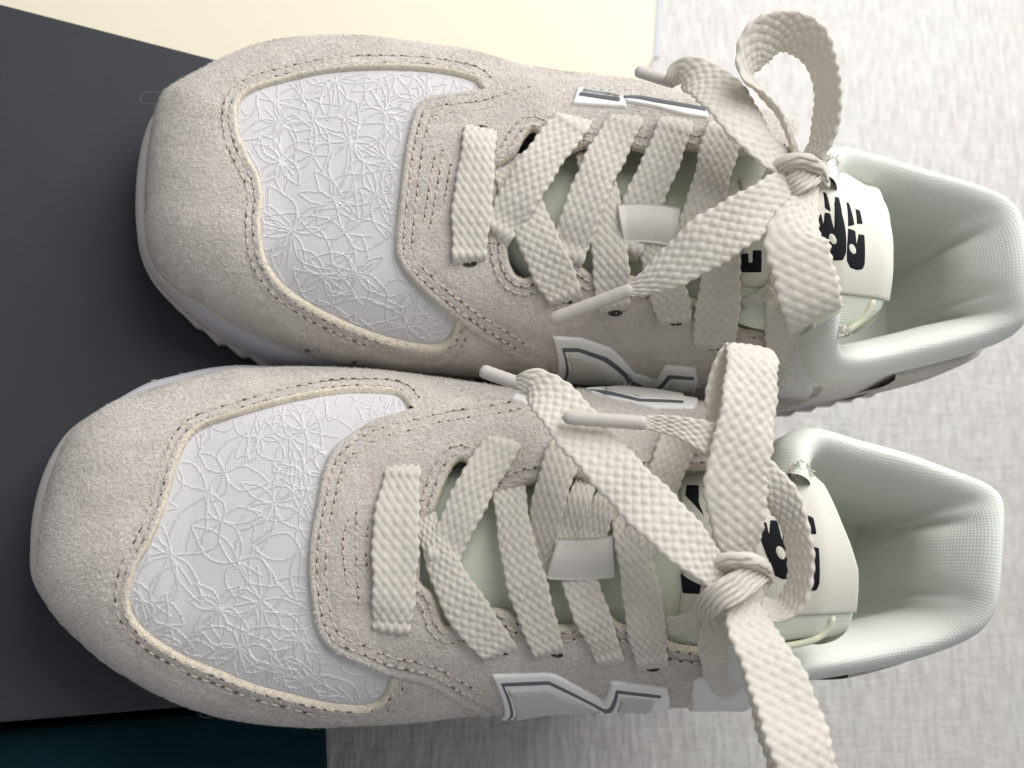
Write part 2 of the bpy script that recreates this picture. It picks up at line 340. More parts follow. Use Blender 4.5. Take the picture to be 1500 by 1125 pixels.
def panel(name, poly, zf, nf, off, T, r, cuts, mats, parent, grid=1.1, sil=None, grooves=(), rough=0.0, kind=None, skirt=None, rings=None, edge_k=0.75):
    """a sheet of leather or cloth lying on the surface zf. cuts: curves where it ends in a rounded cut edge;
    sil: the stretch of outline where it turns down the shoe's side, closed by a skirt reaching the sole"""
    poly = resample(poly, 0.7, True)
    if ((poly[:, 0]*np.roll(poly[:, 1], -1) - np.roll(poly[:, 0], -1)*poly[:, 1]).sum()) < 0: poly = poly[::-1]
    cl = np.vstack([poly, poly[:1]])
    x0, y0 = poly.min(0); x1, y1 = poly.max(0)
    gx, gy = np.meshgrid(np.arange(x0, x1, grid), np.arange(y0, y1, grid)); G = np.stack([gx.ravel(), gy.ravel()], 1)
    G = G + rng.uniform(-.18, .18, G.shape)*grid
    G = G[inside(G, poly)]; dG = seg_dist(G, cl)
    rr = rings if rings is not None else [0.12*r, 0.35*r, 0.7*r, 1.15*r, 1.15*r+0.6]
    if sil is not None: rr = sorted(set([0.06, 0.2, 0.5, 1.0, 1.7, 2.6]))
    G = G[dG > max(rr, default=0)+0.4*grid]
    ex = [G]
    for q in rr:
        C = resample(offset_curve(poly, q, True), max(0.7, 0.6*grid), True); C = C[inside(C, poly)]; d = seg_dist(C, cl); ex.append(C[np.abs(d-q) < 0.08*q+0.02])
    V2, Fc = cdt_mesh(poly, np.vstack(ex))
    X, Y = V2[:, 0], V2[:, 1]
    h = np.full(len(V2), float(T)); dc = np.full(len(V2), 1e3)
    for c in cuts: dc = np.minimum(dc, seg_dist(V2, np.asarray(c)))
    if len(cuts): q = np.clip(dc/r, 0, 1); h = T*np.sqrt(np.maximum(0, 1-(1-q)**2))
    for (d0, dep, wd) in grooves: h = h - dep*np.exp(-((dc-d0)/wd)**2)
    if rough:
        ph = np.sin(X*1.31+np.sin(Y*.9)*2)*np.sin(Y*1.17+np.sin(X*.7)*2)+np.sin(X*2.9+Y*1.7)*.5
        h = h + rough*ph*np.clip(dc/2, 0.3, 1)
    z = zf(X, Y); n = nf(X, Y)
    V = np.stack([X, Y, z], 1) + n*(off+h)[:, None]
    mi = None
    if len(cuts) and isinstance(mats, (list, tuple)) and len(mats) > 1:
        mi = (dc[Fc].mean(1) < r*edge_k).astype(int)
    if sil is not None:
        onp = seg_dist(V2, cl) < 1e-3
        ds = seg_dist(V2, np.asarray(sil)); flag = onp & (ds < 0.05)
        # order along poly
        dd = {}
        key = {(round(float(x), 4), round(float(y), 4)): i for i, (x, y) in enumerate(V2)}
        seq = [key.get((round(float(x), 4), round(float(y), 4)), -1) for x, y in poly]
        seq = [(i if i >= 0 and flag[i] else -1) for i in seq]
        V = V.tolist(); Fl = Fc.tolist(); ml = list(mi) if mi is not None else None
        rows = {}
        nn = len(seq); nl = nf(X, Y); 
        for i in seq:
            if i < 0 or i in rows: continue
            p = np.array(V[i]); nx = np.array([nl[i][0], nl[i][1], 0]); nx /= np.linalg.norm(nx)+1e-9
            zb = skirt(p[0]); ids = [i]
            for f in (0.25, 0.5, 0.75, 1.0):
                q = p.copy(); q[2] = p[2] + (zb-p[2])*f; q = q - nx*(1.8*f*f) + nx*0.5*math.sin(math.pi*f); ids.append(len(V)); V.append(q.tolist())
            rows[i] = ids
        for k in range(nn):
            a, b = seq[k], seq[(k+1) % nn]
            if a < 0 or b < 0: continue
            for j in range(4):
                Fl.append((rows[a][j], rows[a][j+1], rows[b][j+1], rows[b][j])[::1])
                if ml is not None: ml.append(0)
        tri = Fl; mi = ml
        return build(name, V, tri, mats, parent, True, mi, kind)
    return build(name, V, Fc, mats, parent, True, mi, kind)

def tube(paths, radius, seg=6, bump=0.0, bump_len=1.0, flat=1.0):
    """bumpy strands along 3-D polylines -> V, F (joined)"""
    VV = []; FF = []; base = 0
    for P in paths:
        P = np.asarray(P, float); n = len(P)
        if n < 2: continue
        T = np.gradient(P, axis=0); T /= np.linalg.norm(T, axis=1)[:, None]+1e-9
        up = np.tile([0, 0, 1.0], (n, 1)); sd = np.cross(T, up); sd /= np.linalg.norm(sd, axis=1)[:, None]+1e-9; nn = np.cross(sd, T)
        L = np.concatenate([[0], np.cumsum(np.linalg.norm(np.diff(P, axis=0), axis=1))])
        rad = radius*(1+bump*np.sin(2*np.pi*L/bump_len)); rad = rad*np.clip(np.minimum(L, L[-1]-L)/(radius*1.2)+0.25, 0, 1)
        a = np.linspace(0, 2*np.pi, seg, endpoint=False)
        R = P[:, None, :] + rad[:, None, None]*(np.cos(a)[None, :, None]*sd[:, None, :] + flat*np.sin(a)[None, :, None]*nn[:, None, :])
        VV.append(R.reshape(-1, 3)); FF.append(grid_faces(n, seg, False, True)+base); base += n*seg
    if not VV: return np.zeros((0, 3)), np.zeros((0, 4), int)
    return np.vstack(VV), np.vstack(FF)

V_, F_ = tube(dp, 0.07, 4); build('dust', V_, F_, 'lint', lid, kind='stuff')
# ------------------------------------------------------------------ ribbons (flat braided lace)
def ribbon(name, ctrl, parent, mode='braid', frame='rmf', matname='lace', step=0.42, nac=36, thick=1.0, cells=9, zmin=None):
    """ctrl rows: (x, y, z, width mm, roll deg)"""
    c = catmull(np.array(ctrl, float), 14)
    c = resample(c[:, :], 0.2)   # arc-ish
    L = np.concatenate([[0], np.cumsum(np.linalg.norm(np.diff(c[:, :3], axis=0), axis=1))])
    n = int(L[-1]/step)+1; s = np.linspace(0, L[-1], n); c = np.stack([np.interp(s, L, c[:, i]) for i in range(c.shape[1])], 1)
    P = c[:, :3]; k0 = float(c[0, 0]*.7+c[0, 1]); W = c[:, 3]*(1+0.035*np.sin(s/5.3+k0)+0.03*np.sin(s/2.1+2*k0)); roll = np.radians(c[:, 4]+4.5*np.sin(s/7.7+k0)+2.5*np.sin(s/3.4+3*k0))
    T = np.gradient(P, axis=0); T /= np.linalg.norm(T, axis=1)[:, None]+1e-9
    Nn = np.zeros((n, 3)); r = np.array([0, 0, 1.0]) - T[0, 2]*T[0]; Nn[0] = r/np.linalg.norm(r)
    for i in range(n-1):      # carry the face along without twisting it
        v1 = P[i+1]-P[i]; c1 = v1.dot(v1)+1e-12; rl = Nn[i]-2/c1*v1.dot(Nn[i])*v1; tl = T[i]-2/c1*v1.dot(T[i])*v1
        v2 = T[i+1]-tl; c2 = v2.dot(v2)+1e-12; Nn[i+1] = rl-2/c2*v2.dot(rl)*v2
    if frame != 'rmf' or c.shape[1] == 8:
        ref = c[:, 5:8] if c.shape[1] == 8 else np.tile([0, 0, 1.0], (n, 1))
        Nn = ref - (ref*T).sum(1)[:, None]*T; Nn /= np.linalg.norm(Nn, axis=1)[:, None]+1e-9
    Sd = np.cross(T, Nn)
    cr, sr = np.cos(roll)[:, None], np.sin(roll)[:, None]
    S2 = Sd*cr + Nn*sr; N2 = -Sd*sr + Nn*cr
    m = nac*2; e_ = np.linspace(1, -1, nac+1)
    # rounded-strip section, evenly sampled across both faces
    tx = np.concatenate([e_[:-1], -e_[:-1]]); sg = np.concatenate([np.ones(nac), -np.ones(nac)]); ty = sg*np.maximum(0, 1-np.abs(tx)**5)**0.5
    t = W[:, None]/2*tx[None]; hh = thick*0.78*ty[None]*np.ones((n, 1))
    wn = 12.0 if mode == 'braid' else W.mean()
    tt = tx[None]*cells/2.0 * np.ones((n, 1)); ss = (s/ (wn/cells*1.25))[:, None]
    if mode == 'braid':
        a = ss+tt; b = ss-tt
        bump = (np.abs(np.sin(np.pi*a/1.0*0.5*1.0*1.0)) * np.abs(np.sin(np.pi*b*0.5)))
        # alternating over/under: strands lean one way then the other
        par = np.floor(a*0.5)+np.floor(b*0.5)
        bump = bump**0.38*(1+0.16*np.where(par % 2 == 0, 1, -1))
        disp = 0.58*(bump-0.6)
        wave = 0.10*np.sin(np.pi*ss)*np.abs(tx[None])**3
        t = t*(1+0.35*wave)
    else:
        # gathered: lengthwise strands squeezed together, twisted a little
        bump = np.abs(np.sin(np.pi*(tt*0.62+0.10*ss)+0.4*np.sin(ss*0.9)))**0.7
        disp = 0.95*(bump-0.4) + 0.18*np.sin(ss*2.2+tt*3)
    disp = disp*np.clip(np.abs(ty)[None]*1.4, 0.35, 1)
    hh = hh + disp*sg[None]
    # slow unevenness of a soft woven strip: cupping and small twists
    cup = 0.35*np.sin(s/9.0+P[0, 0])[:, None]*(tx[None]**2-0.4)
    R = P[:, None, :] + S2[:, None, :]*t[..., None] + N2[:, None, :]*(hh+cup)[..., None]
    V = R.reshape(-1, 3); Fc = grid_faces(n, m, False, True)[:, ::-1]
    i0 = len(V); V = np.vstack([V, P[:1], P[-1:]])
    caps = [(i0, (j+1) % m, j) for j in range(m)] + [(i0+1, (n-1)*m+j, (n-1)*m+(j+1) % m) for j in range(m)]
    return build(name, V, Fc.tolist()+[list(q)[::-1] for q in caps], matname, parent)

# ------------------------------------------------------------------ one sneaker
def up_n(X, Y): n = np.zeros((len(np.atleast_1d(X)), 3)); n[:, 2] = 1; return n
def num_n(zf):
    def f(X, Y, e=0.15):
        gx = (zf(X+e, Y)-zf(X-e, Y))/(2*e); gy = (zf(X, Y+e)-zf(X, Y-e))/(2*e)
        n = np.stack([-gx, -gy, np.ones_like(gx)], -1); return n/np.linalg.norm(n, axis=-1, keepdims=True)
    return f

def nap(obj, count, sh, seed):
    """the short raised pile of the suede: real fibres lying over the leather"""
    g = np.random.default_rng(seed); me = obj.data; me.calc_loop_triangles(); nt = len(me.loop_triangles)
    co = np.empty(len(me.vertices)*3); me.vertices.foreach_get('co', co); co = co.reshape(-1, 3)/MM
    tr = np.empty(nt*3, int); me.loop_triangles.foreach_get('vertices', tr); tr = tr.reshape(-1, 3)
    a, b, c = co[tr[:, 0]], co[tr[:, 1]], co[tr[:, 2]]; nn = np.cross(b-a, c-a); ar = np.linalg.norm(nn, axis=1); pick = g.choice(nt, count, p=ar/ar.sum())
    r1, r2 = np.sqrt(g.random(count)), g.random(count); p = a[pick]*(1-r1)[:, None]+b[pick]*(r1*(1-r2))[:, None]+c[pick]*(r1*r2)[:, None]
    n = nn[pick]/ar[pick][:, None]; n[n[:, 2] < 0] *= -1
    ang = 2.2*np.sin(p[:, 0]*.11+1.3*np.sin(p[:, 1]*.09))+1.6*np.sin(p[:, 1]*.13+p[:, 0]*.05)+g.normal(0, .75, count)
    d = np.stack([np.cos(ang), np.sin(ang), 0*ang], 1); d -= (d*n).sum(1)[:, None]*n; d /= np.linalg.norm(d, axis=1)[:, None]+1e-9; w = np.cross(n, d)
    L = g.uniform(.45, 1.25, count)[:, None]; wd = g.uniform(.05, .11, count)[:, None]; bend = w*g.uniform(-.35, .35, count)[:, None]*L; lift = g.uniform(.1, .45, count)[:, None]
    P0 = p - n*.03; P1 = p + d*L*.5 + bend*.5 + n*lift; P2 = p + d*L + bend*1.3 + n*lift*g.uniform(.3, 1.3, count)[:, None]
    V = np.stack([P0-w*wd, P0+w*wd, P1-w*wd*.9, P1+w*wd*.9, P2], 1).reshape(-1, 3); k = np.arange(count)*5
    Fc = np.stack([k, k+1, k+3, k+2], 1).tolist() + np.stack([k+2, k+3, k+4], 1).tolist()
    return build('suede_nap', V, Fc, 'nap', obj, kind='stuff')

def make_sneaker(D, label):
    sh = Shoe(D); root = thing('sneaker', label, 'sneaker', 'pair of pale sneakers')
    A = lambda pts: np.asarray(pts, float)
    def plan(pts, off=0.0, sub=6, closed=False, smooth=True):
        p = catmull(A(pts), sub, closed) if smooth else A(pts)
        return sh.hit(p[:, 0], p[:, 1], off)[:, :2]
    ring = sh.ring
    def ring_between(pa, pb):
        """outline stretch from the point nearest plan point pa to the one nearest pb, in ring order"""
        i = int(((ring-pa)**2).sum(1).argmin()); j = int(((ring-pb)**2).sum(1).argmin()); return ring[min(i, j):max(i, j)+1]
    def ring_at(px, py):
        q = U(px, py, 36)[:2]; return ring[int(((ring-q)**2).sum(1).argmin())]
    zsole = lambda x: float(np.interp(sh.u(x), [0, 40, 100, 260], [23, 20, 19, 20]))

    # ---- vamp: the white mesh underneath the suede overlays
    vin = plan(D['vamp'])                                   # cut edge of the toe cap, one side round to the other
    xr = D['vamp_right']
    base = offset_curve(ring[(ring[:, 0] < U(xr, 500, 50)[0])], 1.6)
    keep = seg_dist(base, ring) > 1.4
    base = resample(base[keep], 2.0)
    vamp = panel('vamp', base, sh.Z, sh.N, 0, 0.0, 1.0, [], 'mesh', root, grid=1.2, rings=[])
    # embroidery: outlined petals around flower centres
    vp = catmull(A(D['vamp']), 4); vp_poly = np.vstack([vp, catmull(A(D['eyestay_front']), 4)[::D['efdir']]])
    paths = []
    rnd = random.Random(D['seed'])
    m0 = vp_poly.min(0)-4; mw = ((vp_poly.max(0)+4-m0)/1.5).astype(int)+2; MX, MY = np.meshgrid(np.arange(mw[0])*1.5+m0[0], np.arange(mw[1])*1.5+m0[1], indexing='ij'); MP = np.stack([MX.ravel(), MY.ravel()], 1)
    mask = inside(MP, vp_poly); mask[mask] = seg_dist(MP[mask], np.vstack([vp_poly, vp_poly[:1]])) > 2.0; mask = mask.reshape(MX.shape)
    def add_line(q):
        q = resample(q, 2.2); k_ = np.round((q-m0)/1.5).astype(int); ok = ((k_ >= 0) & (k_ < mw)).all(1); k_ = np.clip(k_, 0, mw-1); ins = mask[k_[:, 0], k_[:, 1]] & ok
        k = 0
        while k < len(q):
            if ins[k]:
                e = k
                while e+1 < len(q) and ins[e+1]: e += 1
                if e-k > 4: paths.append(q[k:e+1])
                k = e+1
            else: k += 1
    lo_, hi_ = vp_poly.min(0), vp_poly.max(0); fl = []
    for iy in range(-1, 11):
        for ix in range(-1, 8):
            fl.append((lo_[0]+(ix+0.5*(iy % 2))*78+rnd.uniform(-24, 24), lo_[1]+iy*60+rnd.uniform(-20, 20), rnd.uniform(46, 92), rnd.choice([10, 12, 13, 14]), rnd.uniform(0, 6)))
    for (cx, cy, R, npet, ph) in fl:
        npet = rnd.choice([4, 5, 6, 7])
        for i in range(npet):
            a = ph + 2*math.pi*i/npet + rnd.uniform(-.32, .32); Lp = R*rnd.uniform(.7, 1.12); wd = Lp*rnd.uniform(.16, .36); bend = rnd.uniform(-.25, .25)
            t = np.linspace(0, 1, 26); r0 = R*0.02
            for sgn in (1, -1):
                x = r0+t*Lp; y = sgn*wd*np.sin(np.pi*t**0.85)*(1-.15*t) + bend*Lp*t*t
                # hand-guided stitching is never a clean curve
                y = y + (0.8*np.sin(t*13+a*3+sgn)+0.7*np.sin(t*41+a*7))*np.sin(np.pi*t)
                add_line(np.stack([cx+x*math.cos(a)-y*math.sin(a), cy+x*math.sin(a)+y*math.cos(a)], 1))
            if rnd.random() < .55:
                x = r0+np.linspace(.05, .62, 16)*Lp; y = bend*Lp*np.linspace(.05, .62, 16)**2 + rnd.uniform(-1.5, 1.5)
                add_line(np.stack([cx+x*math.cos(a)-y*math.sin(a), cy+x*math.sin(a)+y*math.cos(a)], 1))
    P3 = []
    if paths:
        allp = np.vstack(paths); h = sh.hit(allp[:, 0], allp[:, 1], 0.12); k = 0
        for q in paths:
            l_ = resample(h[k:k+len(q)], 0.27); k += len(q); tg = np.gradient(l_, axis=0); tg /= np.linalg.norm(tg, axis=1)[:, None]+1e-9
            zz = 0.33*np.where(np.arange(len(l_)) % 2 == 0, 1, -1)*np.random.default_rng(len(P3)).uniform(.5, 1.2, len(l_))      # zigzag satin stitch
            P3.append(l_ + np.cross(tg, [0, 0, 1.0])*zz[:, None])
    V, Fc = tube(P3, 0.18, 5, flat=0.4)
    build('embroidery', V, Fc, 'thread', vamp, kind='stuff')

    # ---- toe cap
    pa, pb = ring_at(*D['cap_ends'][0]), ring_at(*D['cap_ends'][1])
    sil = ring_between(pa, pb)
    vtail0 = plan([D['vamp'][-1], D['cap_tuck'][1]], smooth=False); vtail1 = plan([D['vamp'][0], D['cap_tuck'][0]], smooth=False)
    poly = np.vstack([sil, vtail0[1:], vin[::-1], vtail1[1:]])
    cap = panel('toe_cap', poly, sh.Z, sh.N, 0.1, 1.75, 1.0, [vin], ['suede', 'edge'], root, grid=1.1, sil=sil, skirt=zsole, rough=0.06, grooves=[(2.6, 0.42, 0.55), (5.0, 0.36, 0.6)], edge_k=1.0)
    # ---- eyestay and quarter
    ef = plan(D['eyestay_front']); th = plan(D['throat'], sub=5)
    e0, e1 = ring_at(*D['eyestay_front'][0]), ring_at(*D['eyestay_front'][-1])
    b0, b1 = ring_at(*D['quarter_ends'][0]), ring_at(*D['quarter_ends'][1])
    s0 = ring_between(b0, e0); s1 = ring_between(e1, b1)
    # top side: heel -> front edge; around the front; bottom side: front -> heel; back along the throat
    if np.linalg.norm(s0[-1]-ef[0]) > np.linalg.norm(s0[0]-ef[0]): s0 = s0[::-1]
    if np.linalg.norm(s1[0]-ef[-1]) > np.linalg.norm(s1[-1]-ef[-1]): s1 = s1[::-1]
    thr = th if np.linalg.norm(th[0]-s1[-1]) < np.linalg.norm(th[-1]-s1[-1]) else th[::-1]
    poly = np.vstack([s0, ef[1:-1], s1, thr])
    silq = np.vstack([s0, [[1e4, 1e4]], s1])
    eye = panel('eyestay', poly, sh.Z, sh.N, 0.1, 2.25, 1.0, [ef, th], ['suede2', 'edge'], root, grid=1.15, sil=np.vstack([s0, s0[-1:]]), skirt=zsole, rough=0.05, grooves=[(2.5, 0.4, 0.55), (5.1, 0.36, 0.6)], edge_k=0.4)
    # side walls below the eyestay on the second side
    def wall(curve, name, matname, off=2.2):
        c = resample(curve, 1.2); n = sh.N(c[:, 0], c[:, 1]); z = sh.Z(c[:, 0], c[:, 1]); P = np.stack([c[:, 0], c[:, 1], z], 1)+n*off
        nx = n.copy(); nx[:, 2] = 0; nx /= np.linalg.norm(nx, axis=1)[:, None]+1e-9
        rows = []
        for f in np.linspace(0, 1, 6):
            q = P.copy(); zb = np.array([zsole(x) for x in c[:, 0]]); q[:, 2] = P[:, 2]+(zb-P[:, 2])*f; rows.append(q - nx*(1.8*f*f) + nx*0.5*math.sin(math.pi*f))
        V = np.stack(rows, 1).reshape(-1, 3); return build(name, V, grid_faces(len(c), 6), matname, root)
    wall(s1, 'quarter_side', 'suede2')
    qp = plan(D['quarter_patch'], 2.3, smooth=False); panel('quarter_panel', qp, sh.Z, sh.N, 2.35, 0.7, 0.6, [np.vstack([qp, qp[:1]])], 'quarter', root, grid=1.2)

    nap(cap, 24000, sh, D['seed']); nap(eye, 26000, sh, D['seed']+1)
    # ---- stitching
    stitch_paths = []; pit_paths = []
    def stitch_row(pts_px, off, panel_off, gap=3.4, pit=1.25):
        c = catmull(A(pts_px), 8); 
        if off: c = offset_curve(resample(c, 2.0), off)
        h = resample(lifted(sh, c[:, 0], c[:, 1], np.full(len(c), panel_off)), 0.3)
        L = np.concatenate([[0], np.cumsum(np.linalg.norm(np.diff(h, axis=0), axis=1))])
        x = rnd.uniform(0, 1)
        while x+gap < L[-1]:
            pl = pit*rnd.uniform(.6, 1.3); jit = rnd.uniform(-.15, .15)
            def at(v): return np.array([np.interp(v, L, h[:, i]) for i in range(3)])
            sk = rnd.uniform(-.25, .08)
            if rnd.random() < .78: pit_paths.append([at(x+k*pl/3)+np.array([0, jit, sk]) for k in range(4)])
            stitch_paths.append([at(x+pl*0.8+k*(gap-pl*0.7)/4)+np.array([0, jit, -0.32+0.28*math.sin(math.pi*k/4)]) for k in range(5)])
            x += gap*rnd.uniform(.93, 1.07)
    def commit(parent):
        V, Fc = tube(stitch_paths, 0.36, 5); build('stitch_thread', V, Fc, 'stitch', parent, kind='stuff')
        V, Fc = tube(pit_paths, 0.30, 5, flat=0.6); build('stitch_hole', V, Fc, 'pit', parent, kind='stuff')
        stitch_paths.clear(); pit_paths.clear()
    vd = D['vamp_out']
    stitch_row(D['vamp'], vd*11.5, 1.72, pit=1.6); stitch_row(D['vamp'], vd*22, 1.78, pit=1.6)
    commit(cap)
    ed = D['ef_in']
    stitch_row(D['eyestay_front'], ed*12, 2.25, gap=3.0); stitch_row(D['eyestay_front'], ed*25, 2.28, gap=3.0)
    for ln in D['bars']: stitch_row(ln, 0, 2.5, gap=2.6, pit=1.2)
    stitch_row(D['throat'], D['th_out']*12, 2.4, gap=3.2, pit=0.9); stitch_row(D['throat'], D['th_out']*24, 2.45, gap=3.2, pit=0.9)
    commit(eye)

    # ---- side letters
    for li, (outer, stripe, inlay) in enumerate(D['letters']):
        def pc(pts): return plan(pts, 2.3, smooth=False)
        po = pc(outer); f = panel('side_logo', po, sh.Z, sh.N, 2.3, 1.0, 0.6, [np.vstack([po, po[:1]])], 'white', root, grid=0.9)
        for q, nm, mt, of, tt in ((stripe, 'logo_stripe', 'charcoal', 3.25, 0.25), (inlay, 'logo_inlay', 'grey_leather', 3.25, 0.75)):
            for qq in (q or []):
                pq = pc(qq); panel(nm, pq, sh.Z, sh.N, of, tt, 0.45, [np.vstack([pq, pq[:1]])], mt, f, grid=0.9)
                if nm == 'logo_inlay':
                    c = offset_curve(resample(pq, 0.6, True), -1.2 if ((pq[:, 0]*np.roll(pq[:, 1], -1)-np.roll(pq[:, 0], -1)*pq[:, 1]).sum()) < 0 else 1.2, True)
                    z = sh.Zg(c[:, 0], c[:, 1]); n = sh.N(c[:, 0], c[:, 1]); C3 = np.stack([c[:, 0], c[:, 1], z], 1)+n*4.0
                    V, Fc = tube([C3[k:k+3] for k in range(0, len(C3)-3, 4)], 0.22, 5); 
                    if len(V): build('logo_stitch', V, Fc, 'grey_leather', f, kind='stuff')

    # ---- collar: padded lining swept round the opening
    O = A(D['collar'])   # px, py, rim height
    c = catmull(O, 10); zr = c[:, 2]
    P = unproj(c[:, 0], c[:, 1], zr-9.0)
    R3 = resample(np.column_stack([P[:, :2], zr]), 1.6); Pxy = R3[:, :2]; zr = R3[:, 2]; n_ = len(Pxy)
    t = np.gradient(Pxy, axis=0); t /= np.linalg.norm(t, axis=1)[:, None]; nin = np.stack([-t[:, 1], t[:, 0]], 1)
    cen = Pxy.mean(0)
    if ((cen-Pxy)*nin).sum() < 0: nin = -nin
    k = 9; nin = np.stack([np.convolve(np.pad(nin[:, i], k, 'edge'), np.ones(2*k+1)/(2*k+1), 'valid') for i in range(2)], 1); nin /= np.linalg.norm(nin, axis=1)[:, None]
    # profile: (inward mm, z as fraction rim->floor or mm below the rim)
    prof = [(1.0, None, 20.0), (-0.6, None, 34.0), (0.4, 24, None), (0.3, 17, None), (0.0, 10, None), (0.9, 5, None), (2.4, 1.6, None), (4.6, 0, None), (7.4, 1.7, None), (9.6, 5.5, None), (11.6, 11, None), (13.2, 18, None), (14.0, 26, None), (13.6, 36, None), (13.4, None, 33.0), (14.5, None, 24.0)]
    Lp = np.concatenate([[0], np.cumsum(np.linalg.norm(np.diff(Pxy, axis=0), axis=1))])
    rows = []
    for i, (d, dz, za) in enumerate(prof):
        z = (zr-dz) if dz is not None else np.full(n_, za)
        z = np.maximum(z, 22.0) if i > 2 else z
        dd = np.full(n_, d)
        # creases of the soft lining round the heel
        if 9 <= i <= 13:
            wgt = {9: .15, 10: .5, 11: 1., 12: 1., 13: .6}[i]; mid = np.exp(-((Lp-Lp[-1]*D['crease'])/26)**2)
            dd = dd + wgt*mid*(3.4*np.abs(np.sin(Lp/7.0+i*.14+.6*np.sin(Lp/5)))**1.5-1.5)
        if i >= 13: dd = np.minimum(dd, 14.5)
        rows.append(np.column_stack([Pxy+nin*dd[:, None], z]))
    # subdivide the profile smoothly
    G = np.stack(rows, 1); Gs = []
    for j in range(n_): Gs.append(catmull(G[j], 4))
    G2 = np.array(Gs); m_ = G2.shape[1]
    Fc = grid_faces(n_, m_)
    mi = np.repeat(np.arange(n_-1)[:, None], m_-1, 1)*0 + (np.arange(m_-1)[None] < 12).astype(int)
    uv = np.stack([np.repeat(Lp[:, None], m_, 1), np.concatenate([np.zeros((n_, 1)), np.cumsum(np.linalg.norm(np.diff(G2, axis=1), axis=2), axis=1)], 1)], -1).reshape(-1, 2)*MM
    col = build('collar', G2.reshape(-1, 3), Fc[:, ::-1] if D['flip'] else Fc, ['lining', 'quarter'], root, True, mi.ravel())
    li = np.empty(len(col.data.loops), int); col.data.loops.foreach_get('vertex_index', li); col.data.uv_layers.new(name='knit').data.foreach_set('uv', uv[li].ravel())
    # heel counter, suede, wrapped round the outside of the heel
    a0, a1 = D['counter']; i0, i1 = int(n_*a0), int(n_*a1); hr = []
    for (d, z) in ((-0.2, 20), (-2.0, 30), (-2.3, 40), (-2.2, 50), (-1.9, 56), (-1.4, 58), (0.3, 58.6), (2.5, 57.5)):
        zz = np.minimum(np.full(i1-i0, float(z)), zr[i0:i1]-14+(z-58)*.3 if z > 50 else np.full(i1-i0, float(z))); hr.append(np.column_stack([Pxy[i0:i1]+nin[i0:i1]*d, zz]))
    H = np.stack(hr, 1); H = np.array([catmull(q, 3) for q in H]); build('heel_counter', H.reshape(-1, 3), grid_faces(H.shape[0], H.shape[1])[:, ::-1] if D['flip'] else grid_faces(H.shape[0], H.shape[1]), 'suede', root)

    # ---- sole
    fp = A(D['sole']); fs = catmull(fp, 6); Fs = unproj(fs[:, 0], fs[:, 1], np.interp(fs[:, 0]-fs[:, 0].min(), [0, 230], [21, 13]))[:, :2]
    heel = Pxy + nin*1.0; heel = heel[(heel[:, 0] > Fs[[0, -1], 0].max()+12)]
    # heel runs top -> right -> bottom or the reverse; make the loop continuous
    if np.linalg.norm(heel[0]-Fs[-1]) > np.linalg.norm(heel[-1]-Fs[-1]): heel = heel[::-1]
    loop = np.vstack([Fs, heel]); loop = resample(catmull(resample(loop, 9.0, True), 6, True), 1.0, True)
    if ((loop[:, 0]*np.roll(loop[:, 1], -1) - np.roll(loop[:, 0], -1)*loop[:, 1]).sum()) < 0: loop = loop[::-1]
    ul = loop[:, 0]-loop[:, 0].min(); spring = 9.0*np.clip(1-ul/60, 0, 1)**2
    def ringz(d, z): q = offset_curve(loop, d, True); return np.column_stack([q, z+spring])
    zt = np.interp(ul, [0, 40, 100, 260], [24, 22, 21, 23])
    def rings_mesh(name, rs, matname):
        n = len(loop); V = np.vstack(rs); Fc = grid_faces(len(rs), n, False, True).tolist(); Fc.append(list(range(n))[::-1]); Fc.append(list(range((len(rs)-1)*n, len(rs)*n)))
        me = build(name, V, Fc, matname, root); return me
    rings_mesh('midsole', [ringz(0.4, 6.2+0*zt), ringz(-0.0, 9+0*zt), ringz(0.5, zt-spring-6), ringz(1.2, zt-spring-2), ringz(2.6, zt-spring), ringz(6, zt-spring+.4)], 'midsole')
    Ll = np.arange(len(loop))*1.0; tooth = ((Ll/8.6) % 1.0); saw = np.where(tooth < .72, 1.0-0.9*tooth/.72*0.35, (tooth-.72)/.28*0.65-0.35); front = np.clip((ul-14)/14, 0, 1)
    nl_ = loop-offset_curve(loop, 1.0, True); amp = 1.5*front*(1+1.1*np.clip(nl_[:, 1], 0, 1))
    def ringt(d, z): 
        q = offset_curve(loop, d, True); nrm = (q-offset_curve(loop, d+1, True)); return np.column_stack([q+nrm*(amp*(np.where(tooth < .8, tooth/.8, (1-tooth)/.2)-.15))[:, None], z+spring])
    rings_mesh('outsole', [ringt(1.5, 0.1+0*zt), ringt(0.2, 0.4+0*zt), ringt(-0.3, 3+0*zt), ringt(0.2, 6.4+0*zt), ringz(2.0, 6.6+0*zt)], 'rubber')
    # toe bumper: rubber carried up over the front
    fr = np.where(ul < 34)[0]
    i = fr[np.argsort(fr)]; cut = np.where(np.diff(i) > 1)[0]
    if len(cut): i = np.concatenate([i[cut[0]+1:], i[:cut[0]+1]])
    q = loop[i]; tq = np.gradient(q, axis=0); tq /= np.linalg.norm(tq, axis=1)[:, None]; nq = np.stack([-tq[:, 1], tq[:, 0]], 1); fade = np.clip((34-ul[i])/14, 0, 1)
    hb = []
    for (d, z) in ((0.4, 5.5), (0.0, 7), (-0.2, 10), (0.2, 13.0), (1.4, 15.2), (3.0, 16.4), (5.0, 17.2), (8.0, 17.6)):
        zz = 5.5+(z-5.5)*(0.35+0.65*fade)+spring[i]; hb.append(np.column_stack([q+nq*d, zz]))
    H = np.stack(hb, 1); H = np.array([catmull(r_, 3) for r_ in H]); build('toe_bumper', H.reshape(-1, 3), grid_faces(H.shape[0], H.shape[1])[:, ::-1], 'rubber', root)
